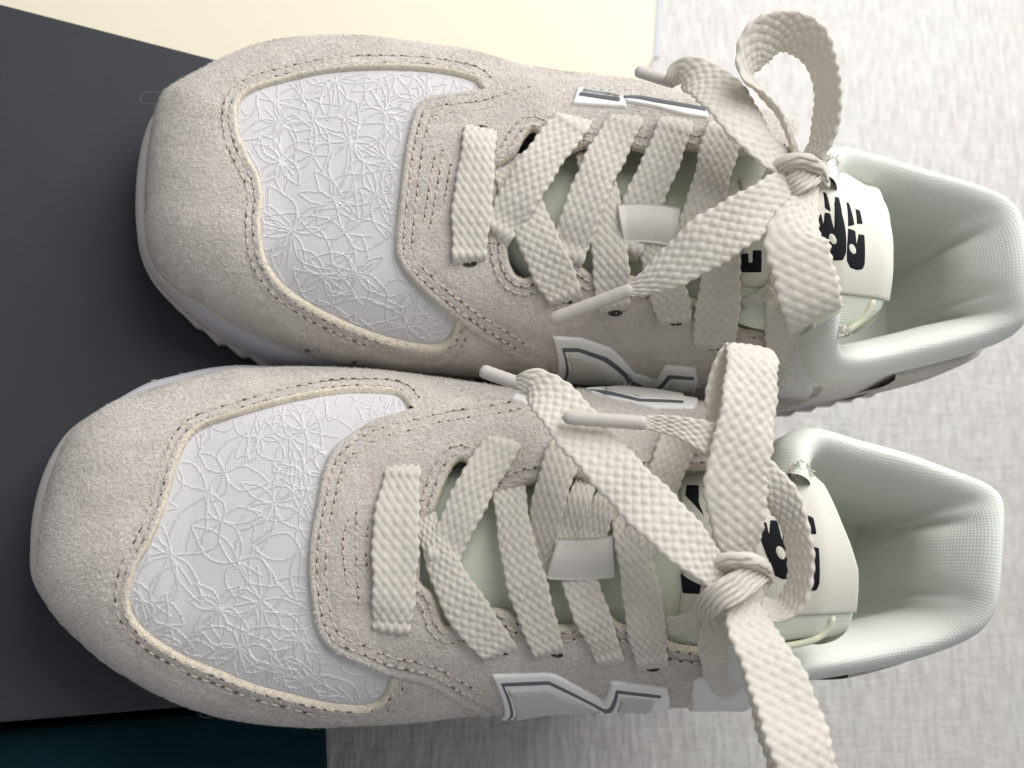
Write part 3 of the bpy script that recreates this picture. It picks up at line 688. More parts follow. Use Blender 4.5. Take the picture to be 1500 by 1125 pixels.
    kf = np.where(sh.u(ring[:, 0]) < D['lip'])[0]; cf = resample(ring[kf], 0.8); nf_ = sh.N(cf[:, 0], cf[:, 1]); zf_ = sh.Z(cf[:, 0], cf[:, 1])
    nf_[:, 2] = 0; nf_ /= np.linalg.norm(nf_, axis=1)[:, None]
    V, Fc = tube([np.column_stack([cf, zf_-2.6])+nf_*1.35], 0.85, 8, bump=.1, bump_len=5); build('cut_edge', V, Fc, 'edge', cap)
    # insole
    ip = Pxy + nin*11.5; ip = np.vstack([ip]); zi = np.full(len(ip), 24.5)
    cxy = ip.mean(0); V = np.vstack([np.column_stack([ip, zi]), [[cxy[0], cxy[1], 23.8]]]); n = len(ip)
    ext = sh.x0+120
    yy = [ip[0][1], ip[-1][1]]
    V = np.vstack([V, [[ext, yy[0], 26], [ext, yy[1], 26]]]); Fc = [(k, k+1, n) for k in range(n-1)] + [(n-1, n+2, n), (n+2, n+1, n), (n+1, 0, n)]
    build('insole', V, Fc, 'insole', root)

    # ---- tongue
    ty0, ty1 = D['tongue_axis']   # photo y of the tongue's middle at the throat and at its tip
    pxs = np.array([D['tongue_x'][0], D['tongue_x'][1]])
    xa, xb = U(pxs[0], 500, 60)[0], U(pxs[1], 500, 100)[0]; ya, yb = U(pxs[0], ty0, 60)[1], U(pxs[1], ty1, 100)[1]
    def Zt(X, Y):
        f = (X-xa)/(xb-xa); yc = ya+(yb-ya)*f
        z = np.interp(f, [-.1, 0, .25, .5, .72, .88, 1.0, 1.1], D['tongue_z'])
        return z - ((Y-yc)/np.interp(f, [0, .6, 1], [13.0, 11.0, 9.0]))**2*1.5
    tp = catmull(A(D['tongue']), 5, True); tpl = sh.hit(tp[:, 0], tp[:, 1], 0, Zt)[:, :2]
    tcl = np.vstack([tpl, tpl[:1]])
    tng = panel('tongue', tpl, Zt, num_n(Zt), -4.0, 4.0, 3.6, [tcl], 'tongue', root, grid=1.5, rings=[0.15, 0.5, 1.1, 1.9, 2.8, 3.6, 4.4])
    pp = catmull(A(D['piping']), 6); h = resample(sh.hit(pp[:, 0], pp[:, 1], 0.2, Zt), 0.6); V, Fc = tube([h], 0.95, 8); build('piping', V, Fc, 'piping', tng)
    # under-face closing the padded tip
    Pt = resample(tcl, 1.5); z0 = Zt(Pt[:, 0], Pt[:, 1])-3.9; c_ = tpl.mean(0)
    rows = [np.column_stack([Pt, z0])]
    ins_ = Pt + (c_-Pt)/np.linalg.norm(c_-Pt, axis=1)[:, None]*3.5
    rows.append(np.column_stack([Pt + (c_-Pt)/np.linalg.norm(c_-Pt, axis=1)[:, None]*0.6, z0-2.6])); rows.append(np.column_stack([ins_, z0-4.6])); rows.append(np.column_stack([Pt+(c_-Pt)*0.6, z0-7]))
    build('padding', np.stack(rows, 1).reshape(-1, 3), grid_faces(len(Pt), 4), 'piping', tng)
    lp = catmull(A(D['label']), 5, True) if D.get('label_smooth') else A(D['label']); lpl = sh.hit(lp[:, 0], lp[:, 1], 0.5, Zt)[:, :2]
    lab = panel('tongue_label', lpl, Zt, num_n(Zt), 0.15, 0.55, 0.4, [np.vstack([lpl, lpl[:1]])], 'label', root, grid=1.3)
    for q in D['print']:
        p = A(q); pl = sh.hit(p[:, 0], p[:, 1], 0.7, Zt)[:, :2]; panel('woven_mark', pl, Zt, num_n(Zt), 0.70, 0.16, 0.15, [np.vstack([pl, pl[:1]])], 'black', lab, grid=1.2)
    for q in D['print_white']:
        p = A(q); pl = sh.hit(p[:, 0], p[:, 1], 0.7, Zt)[:, :2]; panel('woven_counter', pl, Zt, num_n(Zt), 0.86, 0.12, 0.1, [np.vstack([pl, pl[:1]])], 'label', lab, grid=1.2)

    # ---- laces.  rows: (px, py, height above the upper, width px, roll)
    def rows_on(ctrl, absz=False):
        out = []
        for (px, py, h, wpx, roll) in ctrl:
            p = U(px, py, h) if absz else lifted(sh, [px], [py], [h])[0]
            out.append((*p, wpx/px_per_mm(p), roll))
        return out
    for c_ in D['crossings']:
        c_ = [list(q) for q in c_]; q0, q1 = c_[-2], c_[-1]
        if q1[2] < 1: c_.insert(len(c_)-1, [q0[0]+(q1[0]-q0[0])*.6, q0[1]+(q1[1]-q0[1])*.6, max(2.9, q0[2]-.4), q0[3]*.97, 0])
        q0, q1 = c_[1], c_[0]
        if q1[2] == .6: c_.insert(1, [q0[0]+(q1[0]-q0[0])*.6, q0[1]+(q1[1]-q0[1])*.6, max(2.9, q0[2]-.4), q0[3]*.97, 0])
        for e in (0, -1):
            if c_[e][2] < 1: c_[e][2] = -2.2; c_[e][3] = max(c_[e][3], 0.86*c_[1 if e == 0 else -2][3])
        rr_ = rows_on(c_); nrm = sh.N(np.array([q[0] for q in rr_]), np.array([q[1] for q in rr_]), 2.5); nrm[:, 2] = np.maximum(nrm[:, 2], .55)
        ribbon('lace_crossing', [(*q, *v) for q, v in zip(rr_, nrm)], root)
    for (px, py, ang, a, b) in D['eyelets']:
        tt = np.linspace(0, 2*np.pi, 16, endpoint=False); ca, sa = math.cos(math.radians(ang)), math.sin(math.radians(ang))
        ex = px + a*np.cos(tt)*ca - b*np.sin(tt)*sa; ey = py + a*np.cos(tt)*sa + b*np.sin(tt)*ca
        h = lifted(sh, ex, ey, np.full(16, 2.62)); build('eyelet', np.vstack([h, h.mean(0)[None]]), [((k+1) % 16, k, 16) for k in range(16)], 'hole', root)
    # keeper loop
    k_ = A(D['keeper']); (xl0, yl0), (xr0, yr0), (xr1, yr1), (xl1, yl1) = k_
    rowsk = []
    for f in np.linspace(0, 1, 15):
        arch = math.sin(math.pi*min(max(f, 0), 1)); pass
        r_ = []
        for g_ in np.linspace(0, 1, 9):
            px = xl0+(xr0-xl0)*g_ + (xl1-xl0+(xr1-xr0-xl1+xl0)*g_)*f; py = yl0+(yr0-yl0)*g_ + (yl1-yl0+(yr1-yr0-yl1+yl0)*g_)*f
            p = sh.hit([px], [py + D['keeper_bow']*math.sin(math.pi*g_)], 4.0+1.8*arch)[0]; r_.append(p)
        rowsk.append(r_)
    Kt = np.array(rowsk); Kb = Kt-np.array([0, 0, 1.3]); n1, n2 = Kt.shape[:2]
    V = np.vstack([Kt.reshape(-1, 3), Kb.reshape(-1, 3)]); ff = grid_faces(n1, n2); Fc = ff.tolist()+(ff[:, ::-1]+n1*n2).tolist(); nn = n1*n2
    edge = [i for i in range(n2)] + [i*n2+n2-1 for i in range(1, n1)] + [(n1-1)*n2+j for j in range(n2-2, -1, -1)] + [i*n2 for i in range(n1-2, 0, -1)]
    Fc += [(edge[i], edge[(i+1) % len(edge)], edge[(i+1) % len(edge)]+nn, edge[i]+nn)[::-1] for i in range(len(edge))]
    build('lace_keeper', V, Fc, 'keeper', root)

    def aglet(p0, p1, r, parent):
        p0, p1 = np.array(p0), np.array(p1); L_ = np.linalg.norm(p1-p0); q = np.array([p0+(p1-p0)*f for f in np.linspace(0, 1, 24)])
        T = (p1-p0)/L_; sd = np.cross(T, [0, 0, 1.0]); sd /= np.linalg.norm(sd); nn = np.cross(sd, T); rr = np.full(24, r); rr[0] = r*.25; rr[1] = r*.9; rr[-1] = r*.15; rr[-2] = r*.82; rr[-3] = r*.97
        rr *= 1+0.02*np.sin(np.arange(24)*1.7)
        a = np.linspace(0, 2*np.pi, 16, endpoint=False); R = q[:, None]+rr[:, None, None]*(np.cos(a)[None, :, None]*sd+np.sin(a)[None, :, None]*nn*0.85)
        build('aglet', R.reshape(-1, 3), grid_faces(24, 16, False, True)[:, ::-1], 'aglet', parent)
    for (c_, ag) in D['ends']:
        e = ribbon('lace_end', rows_on(c_, True), root, frame='up')
        if ag: (x0, y0, z0), (x1, y1, z1), r = ag; aglet(U(x0, y0, z0), U(x1, y1, z1), r, e)
    for c_, fr_ in zip(D['loops'], D['loop_frames']): ribbon('bow_loop', rows_on(c_, True), root, frame=fr_)
    kx, ky, kz, kr = D['knot_core']; pk = U(kx, ky, kz); th_ = np.linspace(0, np.pi, 17); ph_ = np.linspace(0, 2*np.pi, 28, endpoint=False); T_, Pp = np.meshgrid(th_, ph_, indexing='ij')
    rad = 1+0.10*np.sin(6*T_+3*np.sin(Pp)*2)
    V = np.stack([pk[0]+kr[0]*rad*np.sin(T_)*np.cos(Pp), pk[1]+kr[1]*rad*np.sin(T_)*np.sin(Pp), pk[2]+kr[2]*rad*np.cos(T_)], -1).reshape(-1, 3)
    kn = build('knot', V, grid_faces(17, 28, False, True), 'lace', root)
    for c_ in D['wraps']: ribbon('knot_wrap', rows_on(c_, True), kn, mode='gather', thick=1.5, cells=8)
    for (px, py, z, rr_, cnt) in D['frays']:
        c0 = U(px, py, z); gp = []
        for _ in range(cnt):
            a = rnd.uniform(0, 6.28); b = rnd.uniform(0, 1)**.5*rr_; p0 = c0+np.array([b*math.cos(a), b*math.sin(a)*.7, rnd.uniform(-1.0, .5)]); dr = np.array([rnd.uniform(-1, 1), rnd.uniform(-1, 1), rnd.uniform(-.2, .9)]); w1 = np.array([rnd.uniform(-1, 1), rnd.uniform(-1, 1), rnd.uniform(-.5, .5)])*.7
            gp.append([p0+dr*t*1.5+w1*math.sin(3.1*t) for t in np.linspace(0, 1, 7)])
        V, Fc = tube(gp, 0.13, 4); build('frayed_edge', V, Fc, 'label', root, kind='stuff')
    for q in D['lint']:
        cc = catmull(A(q), 8); V, Fc = tube([unproj(cc[:, 0], cc[:, 1], np.full(len(cc), D['lint_z']))], 0.06, 5); build('loose_fibre', V, Fc, 'lint', root)
    return root, sh

# ------------------------------------------------------------------ the two shoes, measured from the photograph
LOGO = [[(1207, 282), (1212, 284), (1219, 311), (1210, 306)],
        [(1222.8, 289.2), (1228.8, 290.9), (1233.6, 314.4), (1238.4, 336), (1239.6, 348), (1239.6, 369.6), (1234.8, 380.4), (1224, 381.1), (1214.4, 376.8), (1212, 369.6), (1204.8, 352.8), (1197.6, 333.6), (1196.4, 316.8), (1204.8, 314.4), (1208, 328.8), (1209.4, 312), (1218, 313.2), (1220.4, 324), (1223.6, 336), (1224, 314.4)],
        [(1239.6, 297.6), (1243.7, 298.8), (1251.6, 330), (1242, 332.4)], [(1252.8, 306.7), (1259.5, 309.6), (1263.6, 328.8), (1255.2, 328.8)],
        [(1242, 334.8), (1252.8, 338.4), (1254.6, 357.6), (1257.6, 343.2), (1266, 344.4), (1266.7, 386.4), (1263.6, 393.6), (1255.2, 394.8), (1245.6, 391.2), (1240.6, 381.6), (1240.2, 372), (1240.8, 357.6)]]
def ell(cx, cy, a, b, sk=0.3, n=12): return [(cx+a*math.cos(t)+sk*b*math.sin(t), cy+b*math.sin(t)) for t in np.linspace(0, 2*math.pi, n, endpoint=False)]
HOLES = [ell(1221.6, 350.4, 5.2, 8), ell(1248.5, 364.8, 4.6, 7.5)]
toB = lambda q: [(1118+(x-1200)*1.26, 756+(y-307)*1.24) for x, y in q]
DA = dict(
    lip=26, seed=3, quarter_patch=[(1098, 572), (1100, 555), (1103, 540), (1140, 524), (1184, 514), (1192, 540), (1188, 573)], flip=False, efdir=-1, vamp_out=1, ef_in=-1, th_out=1,
    top=[(1300, 240), (1200, 212), (1100, 190), (1035, 168), (1000, 158), (925, 140), (870, 128), (800, 119), (740, 104), (680, 86), (600, 72), (520, 63), (450, 62), (380, 72), (330, 90), (290, 110), (255, 130), (234, 147)],
    front=[(222, 200), (216, 260), (214, 310), (217, 360)],
    bot=[(235, 398), (262, 424), (288, 438), (320, 457), (360, 476), (420, 500), (480, 520), (540, 532), (640, 541), (720, 545), (800, 548), (900, 554), (1000, 566), (1100, 574), (1200, 577), (1300, 562)],
    vamp=[(706, 132), (690, 118), (640, 107), (580, 103), (520, 104), (470, 109), (420, 120), (375, 133), (354, 148), (348, 168), (352, 200), (367, 235), (380, 260), (385, 290), (382, 325), (385, 360), (395, 390), (420, 420), (460, 447), (500, 467), (550, 487), (600, 500), (635, 504), (655, 497), (665, 480), (668, 466)],
    vamp_right=722, cap_ends=[(770, 112), (800, 548)], cap_tuck=[(760, 170), (735, 465)],
    eyestay_front=[(778, 114), (740, 124), (705, 135), (660, 140), (625, 147), (610, 160), (600, 190), (592, 230), (585, 290), (580, 340), (580, 370), (590, 395), (610, 418), (640, 445), (667, 467), (700, 490), (740, 515), (775, 538), (788, 546)],
    quarter_ends=[(1110, 192), (1165, 576)],
    throat=[(1150, 236), (1100, 230), (1040, 226), (1000, 221), (960, 228), (915, 220), (880, 228), (860, 218), (830, 229), (812, 231), (798, 212), (782, 194), (768, 205), (755, 228), (735, 243), (722, 252), (714, 285), (714, 326), (735, 335), (742, 352), (746, 383), (757, 404), (776, 406), (798, 386), (819, 373), (845, 386), (866, 400), (890, 400), (920, 402), (960, 416), (1000, 430), (1040, 448), (1080, 478), (1120, 484), (1172, 486)],
    bars=[[(649, 217), (643, 260), (636, 300), (628, 343)], [(638, 226), (631, 262), (621, 327)], [(661, 238), (655, 270), (650, 305)]],
    flowers=[(530, 150, 62, 11, .2), (440, 190, 58, 10, .5), (560, 225, 60, 11, .9), (480, 255, 66, 12, .1), (510, 300, 70, 13, .4), (425, 330, 56, 10, .8), (540, 385, 66, 12, .3), (460, 400, 56, 11, .6), (600, 450, 60, 11, .2), (640, 125, 56, 10, .7), (395, 150, 50, 9, .3), (590, 330, 50, 9, .1)],
    letters=[([(812, 482), (853, 484), (897, 498), (932, 533), (964, 545), (978, 523), (1022, 527), (1022, 563), (980, 560), (930, 556), (880, 552), (835, 550), (816, 547)],
              [[(825, 496), (850, 496), (892, 509), (930, 543), (966, 554), (983, 534), (1021, 537), (1021, 542), (986, 540), (969, 559), (926, 549), (887, 515), (850, 502), (830, 502), (833, 546), (828, 546)]],
              [[(834, 505), (850, 505), (884, 518), (920, 548), (880, 549), (838, 547)], [(990, 544), (1020, 546), (1020, 560), (980, 558)]]),
             ([(841, 157), (848, 135), (870, 134), (918, 147), (922, 163)], [[(850, 147), (853, 142), (912, 150), (911, 156)]], [[(855, 141), (862, 134), (913, 147), (912, 149.5)]]),
             ([(914, 150), (922, 148), (960, 156), (1040, 170), (1040, 179), (1010, 175), (965, 163), (922, 155)], [[(916, 147.5), (940, 148), (1036, 166), (1036, 171), (940, 153), (916, 151)]], None)],
    collar=[(1178, 266, 97), (1186, 234, 93), (1215, 220, 84), (1275, 233, 77), (1340, 252, 76), (1400, 270, 79), (1450, 290, 84), (1478, 315, 87), (1490, 350, 89), (1496, 400, 90), (1497, 450, 89), (1491, 482, 87), (1470, 499, 84), (1428, 514, 80), (1356, 533, 77), (1284, 550, 75), (1235, 556, 78), (1206, 548, 84), (1190, 520, 92), (1186, 484, 97)],
    crease=.5, counter=(.30, .76),
    sole=[(1000, 215), (900, 180), (800, 155), (700, 122), (600, 98), (500, 84), (420, 84), (350, 100), (290, 122), (250, 145), (222, 172), (207, 215), (200, 265), (199, 310), (203, 350), (215, 385), (240, 420), (262, 438), (292, 466), (330, 490), (370, 512), (410, 530), (460, 540), (540, 545), (640, 543), (720, 545), (800, 550), (900, 558), (960, 570), (1020, 580)],
    tongue_x=(715, 1311), tongue_axis=(295, 362), tongue_z=[52, 55, 65, 75, 87, 97, 97, 92],
    tongue=[(705, 255), (760, 225), (860, 205), (1000, 205), (1120, 225), (1200, 246), (1272, 258), (1297, 292), (1309, 335), (1311, 380), (1306, 430), (1295, 460), (1265, 482), (1225, 492), (1120, 490), (1000, 452), (880, 422), (780, 420), (705, 330)],
    piping=[(1222, 492), (1236, 487), (1264, 468), (1281, 438)],
    label=[(1083, 262), (1190, 246), (1245, 254), (1272, 261), (1285, 275), (1294, 292), (1304, 330), (1308, 375), (1302, 441), (1230, 429), (1083, 418)],
    print=LOGO+[[(1087, 372), (1098, 370), (1098, 384), (1104, 384), (1104, 366), (1117, 366), (1117, 398), (1087, 398)]], print_white=HOLES,
    crossings=[
        [(742, 232, .2, 50, 0), (762, 285, 1.8, 58, 0), (784, 340, 2.8, 60, 0), (806, 390, 3.8, 60, 0), (823, 424, 3.5, 54, 0), (832, 446, .6, 40, 0)],
        [(864, 222, .2, 40, 0), (882, 285, 1.6, 50, 0), (890, 340, 2.8, 54, 0), (895, 390, 3.8, 53, 0), (898, 432, 3.4, 50, 0), (901, 460, .6, 40, 0)],
        [(935, 280, .2, 50, 0), (950, 335, .8, 50, 0), (966, 385, 2.2, 52, 0), (979, 430, 3.6, 54, 0), (987, 458, 3.0, 50, 0), (991, 476, .5, 40, 0)],
        [(1040, 290, .2, 50, 0), (1052, 350, 1.8, 54, 0), (1055, 415, 3.0, 62, 0), (1050, 465, 3.7, 66, 0), (1047, 492, 3.2, 60, 0), (1047, 514, .6, 46, 0)],
        [(706, 180, .8, 42, 0), (703, 198, 3.6, 50, 0), (697, 250, 4.3, 55, 0), (691, 310, 4.3, 57, 0), (688, 360, 3.9, 53, 0), (687, 390, .8, 36, 0)],
        [(846, 168, .6, 40, 0), (828, 190, 3.8, 58, 0), (790, 240, 4.6, 62, 0), (762, 285, 4.2, 61, 0), (740, 322, 2.8, 52, 0), (722, 352, .4, 42, 0)],
        [(922, 166, .6, 40, 0), (906, 192, 3.8, 54, 0), (873, 258, 4.4, 59, 0), (851, 315, 4.2, 58, 0), (838, 358, 2.4, 50, 0), (830, 388, .3, 42, 0)],
        [(994, 170, .6, 40, 0), (983, 198, 3.8, 54, 0), (965, 245, 4.2, 58, 0), (944, 290, 3.0, 56, 0), (928, 335, 1.6, 52, 0), (912, 378, .5, 46, 0)],
        [(1066, 176, .6, 44, 0), (1056, 205, 3.8, 55, 0), (1043, 260, 4.2, 55, 0), (1026, 312, 3.8, 54, 0), (1008, 355, 2.4, 50, 0), (992, 405, .4, 44, 0)],
        [(1152, 400, 2.5, 50, 0), (1156, 450, 5.0, 70, 0), (1158, 490, 4.6, 74, 0), (1160, 525, 4.0, 62, 0), (1160, 552, 3.0, 50, 0), (1160, 574, .3, 42, 0)],
        [(1084, 447, 1.5, 12, 0), (1105, 440, 3.5, 17, 0), (1130, 424, 5, 20, 0)]],
    eyelets=[(688, 386, 0, 11, 5), (704, 187, 0, 10, 4), (829, 440, 10, 11, 5), (901, 459, 0, 11, 4.5), (990, 473, 0, 11, 4), (1047, 510, 0, 12, 4), (850, 180, 40, 10, 5), (929, 178, 20, 10, 4), (1004, 185, 20, 9, 4)],
    keeper=[(905, 299), (997, 305), (988, 362), (915, 356)], keeper_bow=-4.0,
    ends=[([(1174, 262, 103, 34, 0), (1142, 282, 108, 60, 8), (1096, 316, 108, 74, 8), (1040, 352, 104, 76, 0), (988, 390, 98, 64, -4), (948, 414, 93, 38, 0), (922, 426, 90, 18, 0)], ((930, 422, 91), (803, 470, 77), 1.95)),
          ([(1160, 240, 104, 40, 0), (1125, 222, 108, 66, -8), (1090, 180, 109, 78, -8), (1058, 138, 106, 78, 0), (1025, 114, 101, 64, 12), (1000, 107, 97, 46, 40), (986, 116, 93, 30, 70), (978, 121, 91, 20, 60)], ((988, 121, 91), (930, 103, 87), 1.95))],
    loops=[[(1180, 244, 105, 36, 50), (1203, 205, 110, 56, 76), (1213, 155, 114, 66, 82), (1209, 105, 116, 68, 80), (1187, 62, 117, 68, 70), (1148, 46, 116, 70, 58), (1108, 68, 114, 72, 42), (1096, 108, 111, 70, 42), (1116, 136, 109, 66, 50), (1143, 168, 107, 60, 52), (1160, 208, 105, 46, 50), (1168, 240, 103, 30, 40)],
           [(1186, 266, 104, 30, 0), (1178, 302, 107.5, 50, 0), (1166, 345, 110, 94, -6), (1178, 400, 109, 92, -14), (1190, 445, 106, 90, -20), (1194, 466, 101, 88, -22), (1190, 455, 95.5, 84, -20), (1176, 400, 94, 76, -10), (1168, 340, 97, 60, 0), (1168, 285, 100, 36, 0)]],
    mid=310, frays=[(1216, 238, 93, 3.0, 150), (1234, 482, 92, 2.4, 110)], loop_frames=['up', 'rmf'], knot_core=(1168, 254, 102, (7, 6, 5.5)),
    wraps=[[(1130, 266, 101, 30, 0), (1144, 247, 107, 38, 0), (1170, 240, 110, 42, 0), (1191, 251, 108, 38, 0), (1202, 272, 102, 30, 0)], [(1204, 246, 102, 26, 0), (1186, 258, 108, 34, 0), (1164, 270, 108, 34, 0), (1144, 284, 102, 26, 0)]],
    lint=[[(236, 150), (222, 152), (208, 150), (206, 141), (215, 135), (233, 136), (246, 138)], [(254, 132), (258, 121), (266, 112), (280, 108)]], lint_z=22,
)
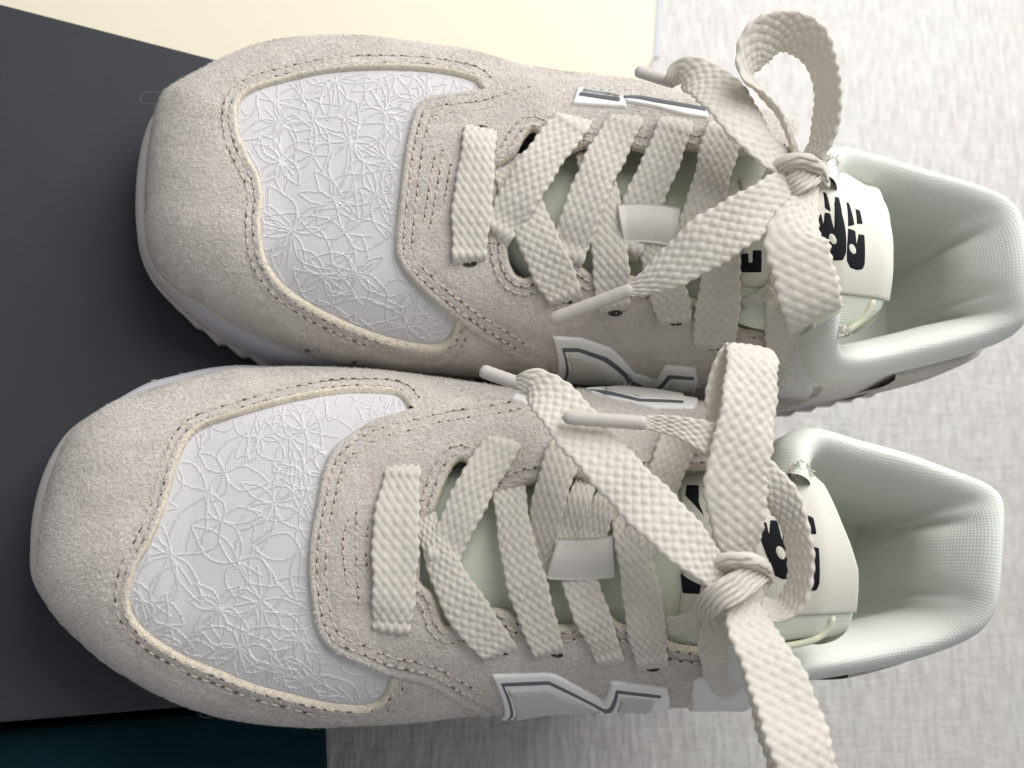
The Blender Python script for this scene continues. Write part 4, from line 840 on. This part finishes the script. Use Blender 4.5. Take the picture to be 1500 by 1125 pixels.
DB = dict(
    lip=26, seed=11, quarter_patch=[(1012, 1030), (1014, 1008), (1017, 986), (1050, 970), (1090, 962), (1100, 1000), (1096, 1030)], flip=False, efdir=-1, vamp_out=1, ef_in=-1, th_out=1,
    top=[(1300, 650), (1232, 626), (1140, 600), (1075, 596), (1015, 594), (940, 582), (860, 576), (800, 574), (740, 571), (700, 565), (640, 556), (560, 546), (480, 541), (420, 540), (380, 542), (340, 544), (300, 551), (270, 558), (220, 574), (190, 584), (166, 592), (130, 614), (110, 630), (94, 652)],
    front=[(78, 692), (66, 737), (58, 790), (55, 830), (59, 862)],
    bot=[(82, 902), (120, 940), (155, 970), (210, 1005), (250, 1025), (300, 1043), (350, 1055), (425, 1063), (500, 1065), (600, 1058), (700, 1048), (800, 1040), (870, 1038), (945, 1040), (980, 1034), (1050, 1032), (1110, 1034), (1200, 1016), (1300, 992)],
    vamp=[(598, 598), (585, 582), (560, 577), (500, 577), (425, 590), (350, 610), (300, 627), (275, 647), (260, 682), (250, 717), (240, 752), (220, 797), (200, 832), (192, 862), (192, 887), (202, 910), (228, 934), (275, 962), (325, 982), (375, 1002), (425, 1015), (475, 1027), (525, 1032), (550, 1027), (565, 1012), (572, 990)],
    vamp_right=615, cap_ends=[(770, 575), (725, 1046)], cap_tuck=[(650, 630), (620, 955)],
    eyestay_front=[(762, 574), (740, 578), (650, 592), (600, 604), (550, 617), (515, 637), (490, 657), (475, 687), (465, 732), (455, 787), (452, 837), (457, 887), (465, 922), (480, 947), (505, 962), (540, 975), (570, 987), (625, 1000), (665, 1022), (705, 1045)],
    quarter_ends=[(1062, 597), (1040, 1033)],
    throat=[(1100, 690), (1060, 690), (1000, 690), (950, 700), (905, 706), (863, 708), (847, 701), (820, 700), (800, 706), (775, 711), (727, 726), (712, 715), (695, 690), (676, 676), (660, 690), (647, 721), (637, 748), (622, 760), (610, 790), (609, 825), (616, 853), (634, 868), (642, 889), (651, 913), (668, 918), (690, 905), (713, 890), (747, 894), (775, 910), (813, 914), (835, 914), (860, 905), (890, 900), (906, 911), (935, 920), (963, 927), (993, 943), (1060, 948)],
    bars=[[(522, 745), (522, 790), (523, 840), (526, 887)], [(511, 759), (503, 790), (505, 830), (514, 871)], [(540, 765), (536, 810), (541, 860)]],
    flowers=[(430, 600, 62, 11, .3), (500, 640, 60, 11, .8), (330, 690, 66, 12, .1), (400, 700, 60, 11, .6), (350, 790, 70, 13, .2), (420, 800, 66, 12, .9), (270, 850, 60, 11, .4), (350, 880, 62, 12, .7), (420, 900, 60, 11, .2), (310, 940, 56, 10, .5), (450, 980, 60, 11, .1), (530, 1000, 50, 10, .6), (240, 900, 46, 9, .2), (290, 650, 46, 9, .1)],
    letters=[([(722, 978), (808, 975), (818, 978), (888, 1015), (898, 986), (980, 996), (973, 1028), (867, 1031), (800, 1033), (745, 1042), (736, 1042)],
              [[(735, 987), (806, 983.5), (888, 1023), (895, 1022), (905, 995.5), (972, 1003), (971, 1008), (909, 1001), (899, 1028), (888, 1029), (806, 989), (741, 992), (749, 1040), (744, 1040)]],
              [[(746, 996), (803, 993), (876, 1029), (800, 1030), (753, 1038)], [(913, 1006), (962, 1010), (955, 1027), (906, 1027)]]),
             ([(750, 594), (756, 586), (772, 591), (775, 601)], None, None),
             ([(858, 580), (920, 581), (990, 584), (1016, 594), (1018, 608), (960, 608), (905, 595), (870, 586)], [[(864, 583), (890, 585), (940, 597), (1003, 600), (1003, 604), (940, 601.5), (888, 590)]], [[(884, 582.5), (985, 585), (1003, 597), (942, 595), (905, 587)]])],
    collar=[(1136, 694, 97), (1141, 655, 92), (1160, 632, 86), (1190, 627, 80), (1245, 643, 77), (1308, 660, 77), (1380, 686, 80), (1428, 706, 85), (1452, 727, 88), (1459, 757, 90), (1457, 812, 91), (1452, 870, 90), (1443, 905, 88), (1420, 934, 85), (1370, 957, 80), (1300, 977, 77), (1240, 989, 77), (1180, 998, 79), (1115, 1008, 85), (1075, 990, 91), (1062, 946, 97)],
    crease=.48, counter=(.20, .74),
    sole=[(1000, 640), (900, 622), (800, 612), (700, 597), (600, 570), (520, 552), (440, 542), (360, 537), (308, 541), (260, 551), (215, 562), (175, 582), (125, 612), (97, 635), (73, 672), (55, 720), (46, 770), (44, 820), (47, 848), (60, 876), (95, 912), (135, 946), (175, 974), (222, 1001), (260, 1018), (310, 1033), (360, 1042), (430, 1048), (500, 1050), (600, 1042), (700, 1030), (800, 1016), (900, 1008), (1000, 1004)],
    tongue_x=(610, 1259), tongue_axis=(808, 812), tongue_z=[54, 58, 68, 79, 90, 99, 100, 95],
    tongue=[(598, 770), (650, 680), (760, 672), (880, 672), (1000, 664), (1100, 664), (1180, 680), (1212, 708), (1236, 760), (1256, 815), (1260, 850), (1256, 905), (1245, 930), (1215, 943), (1170, 944), (1050, 962), (960, 962), (850, 945), (740, 935), (650, 940), (598, 850)],
    piping=[(1110, 950), (1160, 945), (1195, 936), (1214, 920), (1221, 901)],
    label=[(993, 700), (1100, 678), (1180, 686), (1208, 711), (1222, 738), (1234, 767), (1250, 807), (1258, 835), (1255, 897), (1155, 902), (993, 902)],
    print=[toB(q) for q in LOGO]+[[(1007, 712), (1025, 712), (1025, 737), (1033, 757), (1020, 742), (1005, 727)], [(998, 839), (1011, 848), (1027, 856), (1040, 858), (1040, 870), (1001, 868)]], print_white=[toB(q) for q in HOLES],
    crossings=[
        [(591, 680, .6, 44, 0), (588, 703, 3.6, 58, 0), (581, 760, 4.4, 66, 0), (579, 820, 4.4, 67, 0), (577, 878, 4.0, 65, 0), (574, 910, 3.0, 60, 0), (572, 930, .6, 52, 0)],
        [(612, 730, .2, 34, 0), (628, 775, 1.6, 38, 0), (646, 822, 2.8, 48, 0), (671, 872, 3.8, 58, 0), (700, 916, 4.0, 64, 0), (722, 942, 3.3, 56, 0), (738, 962, .6, 40, 0)],
        [(742, 690, .2, 46, 0), (747, 730, 2.0, 50, 0), (755, 790, 4.0, 54, 0), (770, 850, 4.4, 58, 0), (785, 900, 4.0, 57, 0), (798, 938, 3.3, 50, 0), (808, 964, .6, 38, 0)],
        [(742, 640, .6, 40, 0), (728, 662, 3.6, 56, 0), (700, 705, 4.0, 60, 0), (677, 752, 3.6, 58, 0), (656, 798, 2.4, 50, 0), (640, 840, .4, 40, 0)],
        [(838, 640, .6, 44, 0), (824, 670, 3.8, 54, 0), (806, 725, 3.6, 52, 0), (796, 775, 2.2, 48, 0), (784, 825, 1.0, 46, 0), (772, 870, .3, 44, 0)],
        [(864, 690, .4, 34, 0), (850, 730, 1.8, 38, 0), (838, 775, 1.6, 42, 0), (828, 830, .8, 44, 0)],
        [(912, 690, 1.0, 38, 0), (888, 735, 2.8, 40, 0), (870, 778, 2.0, 42, 0), (858, 830, .8, 44, 0)],
        [(838, 795, .8, 48, 0), (849, 850, 2.6, 52, 0), (865, 897, 3.8, 52, 0), (880, 932, 3.6, 48, 0), (889, 955, 2.8, 44, 0), (896, 974, .5, 36, 0)],
        [(1002, 620, .6, 44, 0), (990, 655, 3.6, 53, 0), (968, 712, 3.8, 55, 0), (946, 770, 3.0, 52, 0), (925, 830, .4, 48, 0)],
        [(915, 735, .4, 46, 0), (925, 790, 3.0, 52, 0), (936, 850, 3.8, 56, 0), (945, 910, 4.0, 57, 0), (952, 955, 3.3, 50, 0), (958, 984, .5, 38, 0)],
        [(962, 920, 1.5, 28, 0), (995, 915, 3.2, 32, 0), (1032, 905, 5, 34, 0)],
        [(1064, 885, 6, 50, 0), (1056, 935, 6, 66, 0), (1060, 980, 4.6, 64, 0), (1074, 1012, 3.2, 50, 0), (1084, 1033, .3, 40, 0)]],
    eyelets=[(592, 689, 0, 11, 4), (574, 924, 0, 11, 4), (750, 655, 20, 10, 4), (735, 955, 10, 11, 4), (815, 959, 10, 10, 4), (893, 966, 10, 10, 4), (956, 980, 0, 10, 4), (840, 660, 30, 9, 4)],
    keeper=[(818, 788), (897, 784), (900, 846), (800, 848)], keeper_bow=3.0,
    ends=[([(1064, 852, 105, 42, 0), (1025, 815, 110, 70, 0), (975, 765, 110, 80, 0), (915, 705, 106, 81, 0), (860, 645, 100, 80, 0), (815, 590, 94, 74, 4), (785, 564, 90, 54, 18), (766, 561, 88, 32, 20), (754, 561, 86, 18, 0)], ((766, 564, 87), (703, 542, 82), 1.95)),
          ([(1086, 872, 103, 40, 0), (1116, 893, 104, 50, 30), (1152, 890, 106, 50, 60), (1172, 852, 109, 52, 74), (1170, 795, 111, 54, 70), (1150, 738, 112, 56, 46), (1108, 690, 112, 54, 25), (1058, 652, 111, 54, 15), (1005, 629, 109, 38, 8), (965, 621, 107, 26, 0), (940, 619, 106, 18, 0)], ((950, 620, 106.5), (823, 611, 101), 1.95))],
    loops=[[(1086, 818, 105, 50, 8), (1081, 770, 109, 78, 10), (1078, 700, 112, 98, 12), (1090, 640, 114, 92, 12), (1099, 580, 114, 84, 12), (1102, 535, 112, 80, 12), (1100, 512, 107.5, 82, 12), (1078, 512, 102.5, 80, 12), (1058, 550, 101, 72, 4), (1054, 610, 101.5, 68, 0), (1060, 700, 102, 64, 0), (1072, 780, 103, 46, 0)],
           [(1085, 878, 104, 52, 0), (1105, 930, 110, 84, 0), (1135, 990, 114, 94, 0), (1158, 1050, 117, 102, 0), (1178, 1110, 119, 106, 0), (1195, 1180, 118, 106, 0), (1200, 1232, 112, 100, 0), (1195, 1240, 106, 100, 0), (1180, 1190, 103, 90, 0), (1160, 1110, 103, 80, 0), (1130, 1020, 102, 70, 0), (1095, 930, 102, 50, 0)]],
    mid=810, frays=[(1174, 690, 94, 3.2, 160)], loop_frames=['rmf', 'rmf'], knot_core=(1075, 856, 101, (9, 9, 6)),
    wraps=[[(1040, 846, 101, 30, 0), (1055, 827, 107, 38, 0), (1084, 822, 110, 42, 0), (1108, 830, 108, 39, 0), (1121, 850, 102, 30, 0)],
           [(1122, 832, 102, 32, 0), (1098, 848, 109, 40, 0), (1066, 867, 110, 44, 0), (1042, 881, 107, 40, 0), (1030, 898, 100, 30, 0)]],
    lint=[[(290, 1046), (300, 1051), (314, 1050), (322, 1044)]], lint_z=20,
)
rootA, shA = make_sneaker(DA, 'pale beige suede sneaker next to the cream board, its bow loop curled open')
rootB, shB = make_sneaker(DB, 'pale beige suede sneaker nearer the dark teal cloth, its bow hanging down')
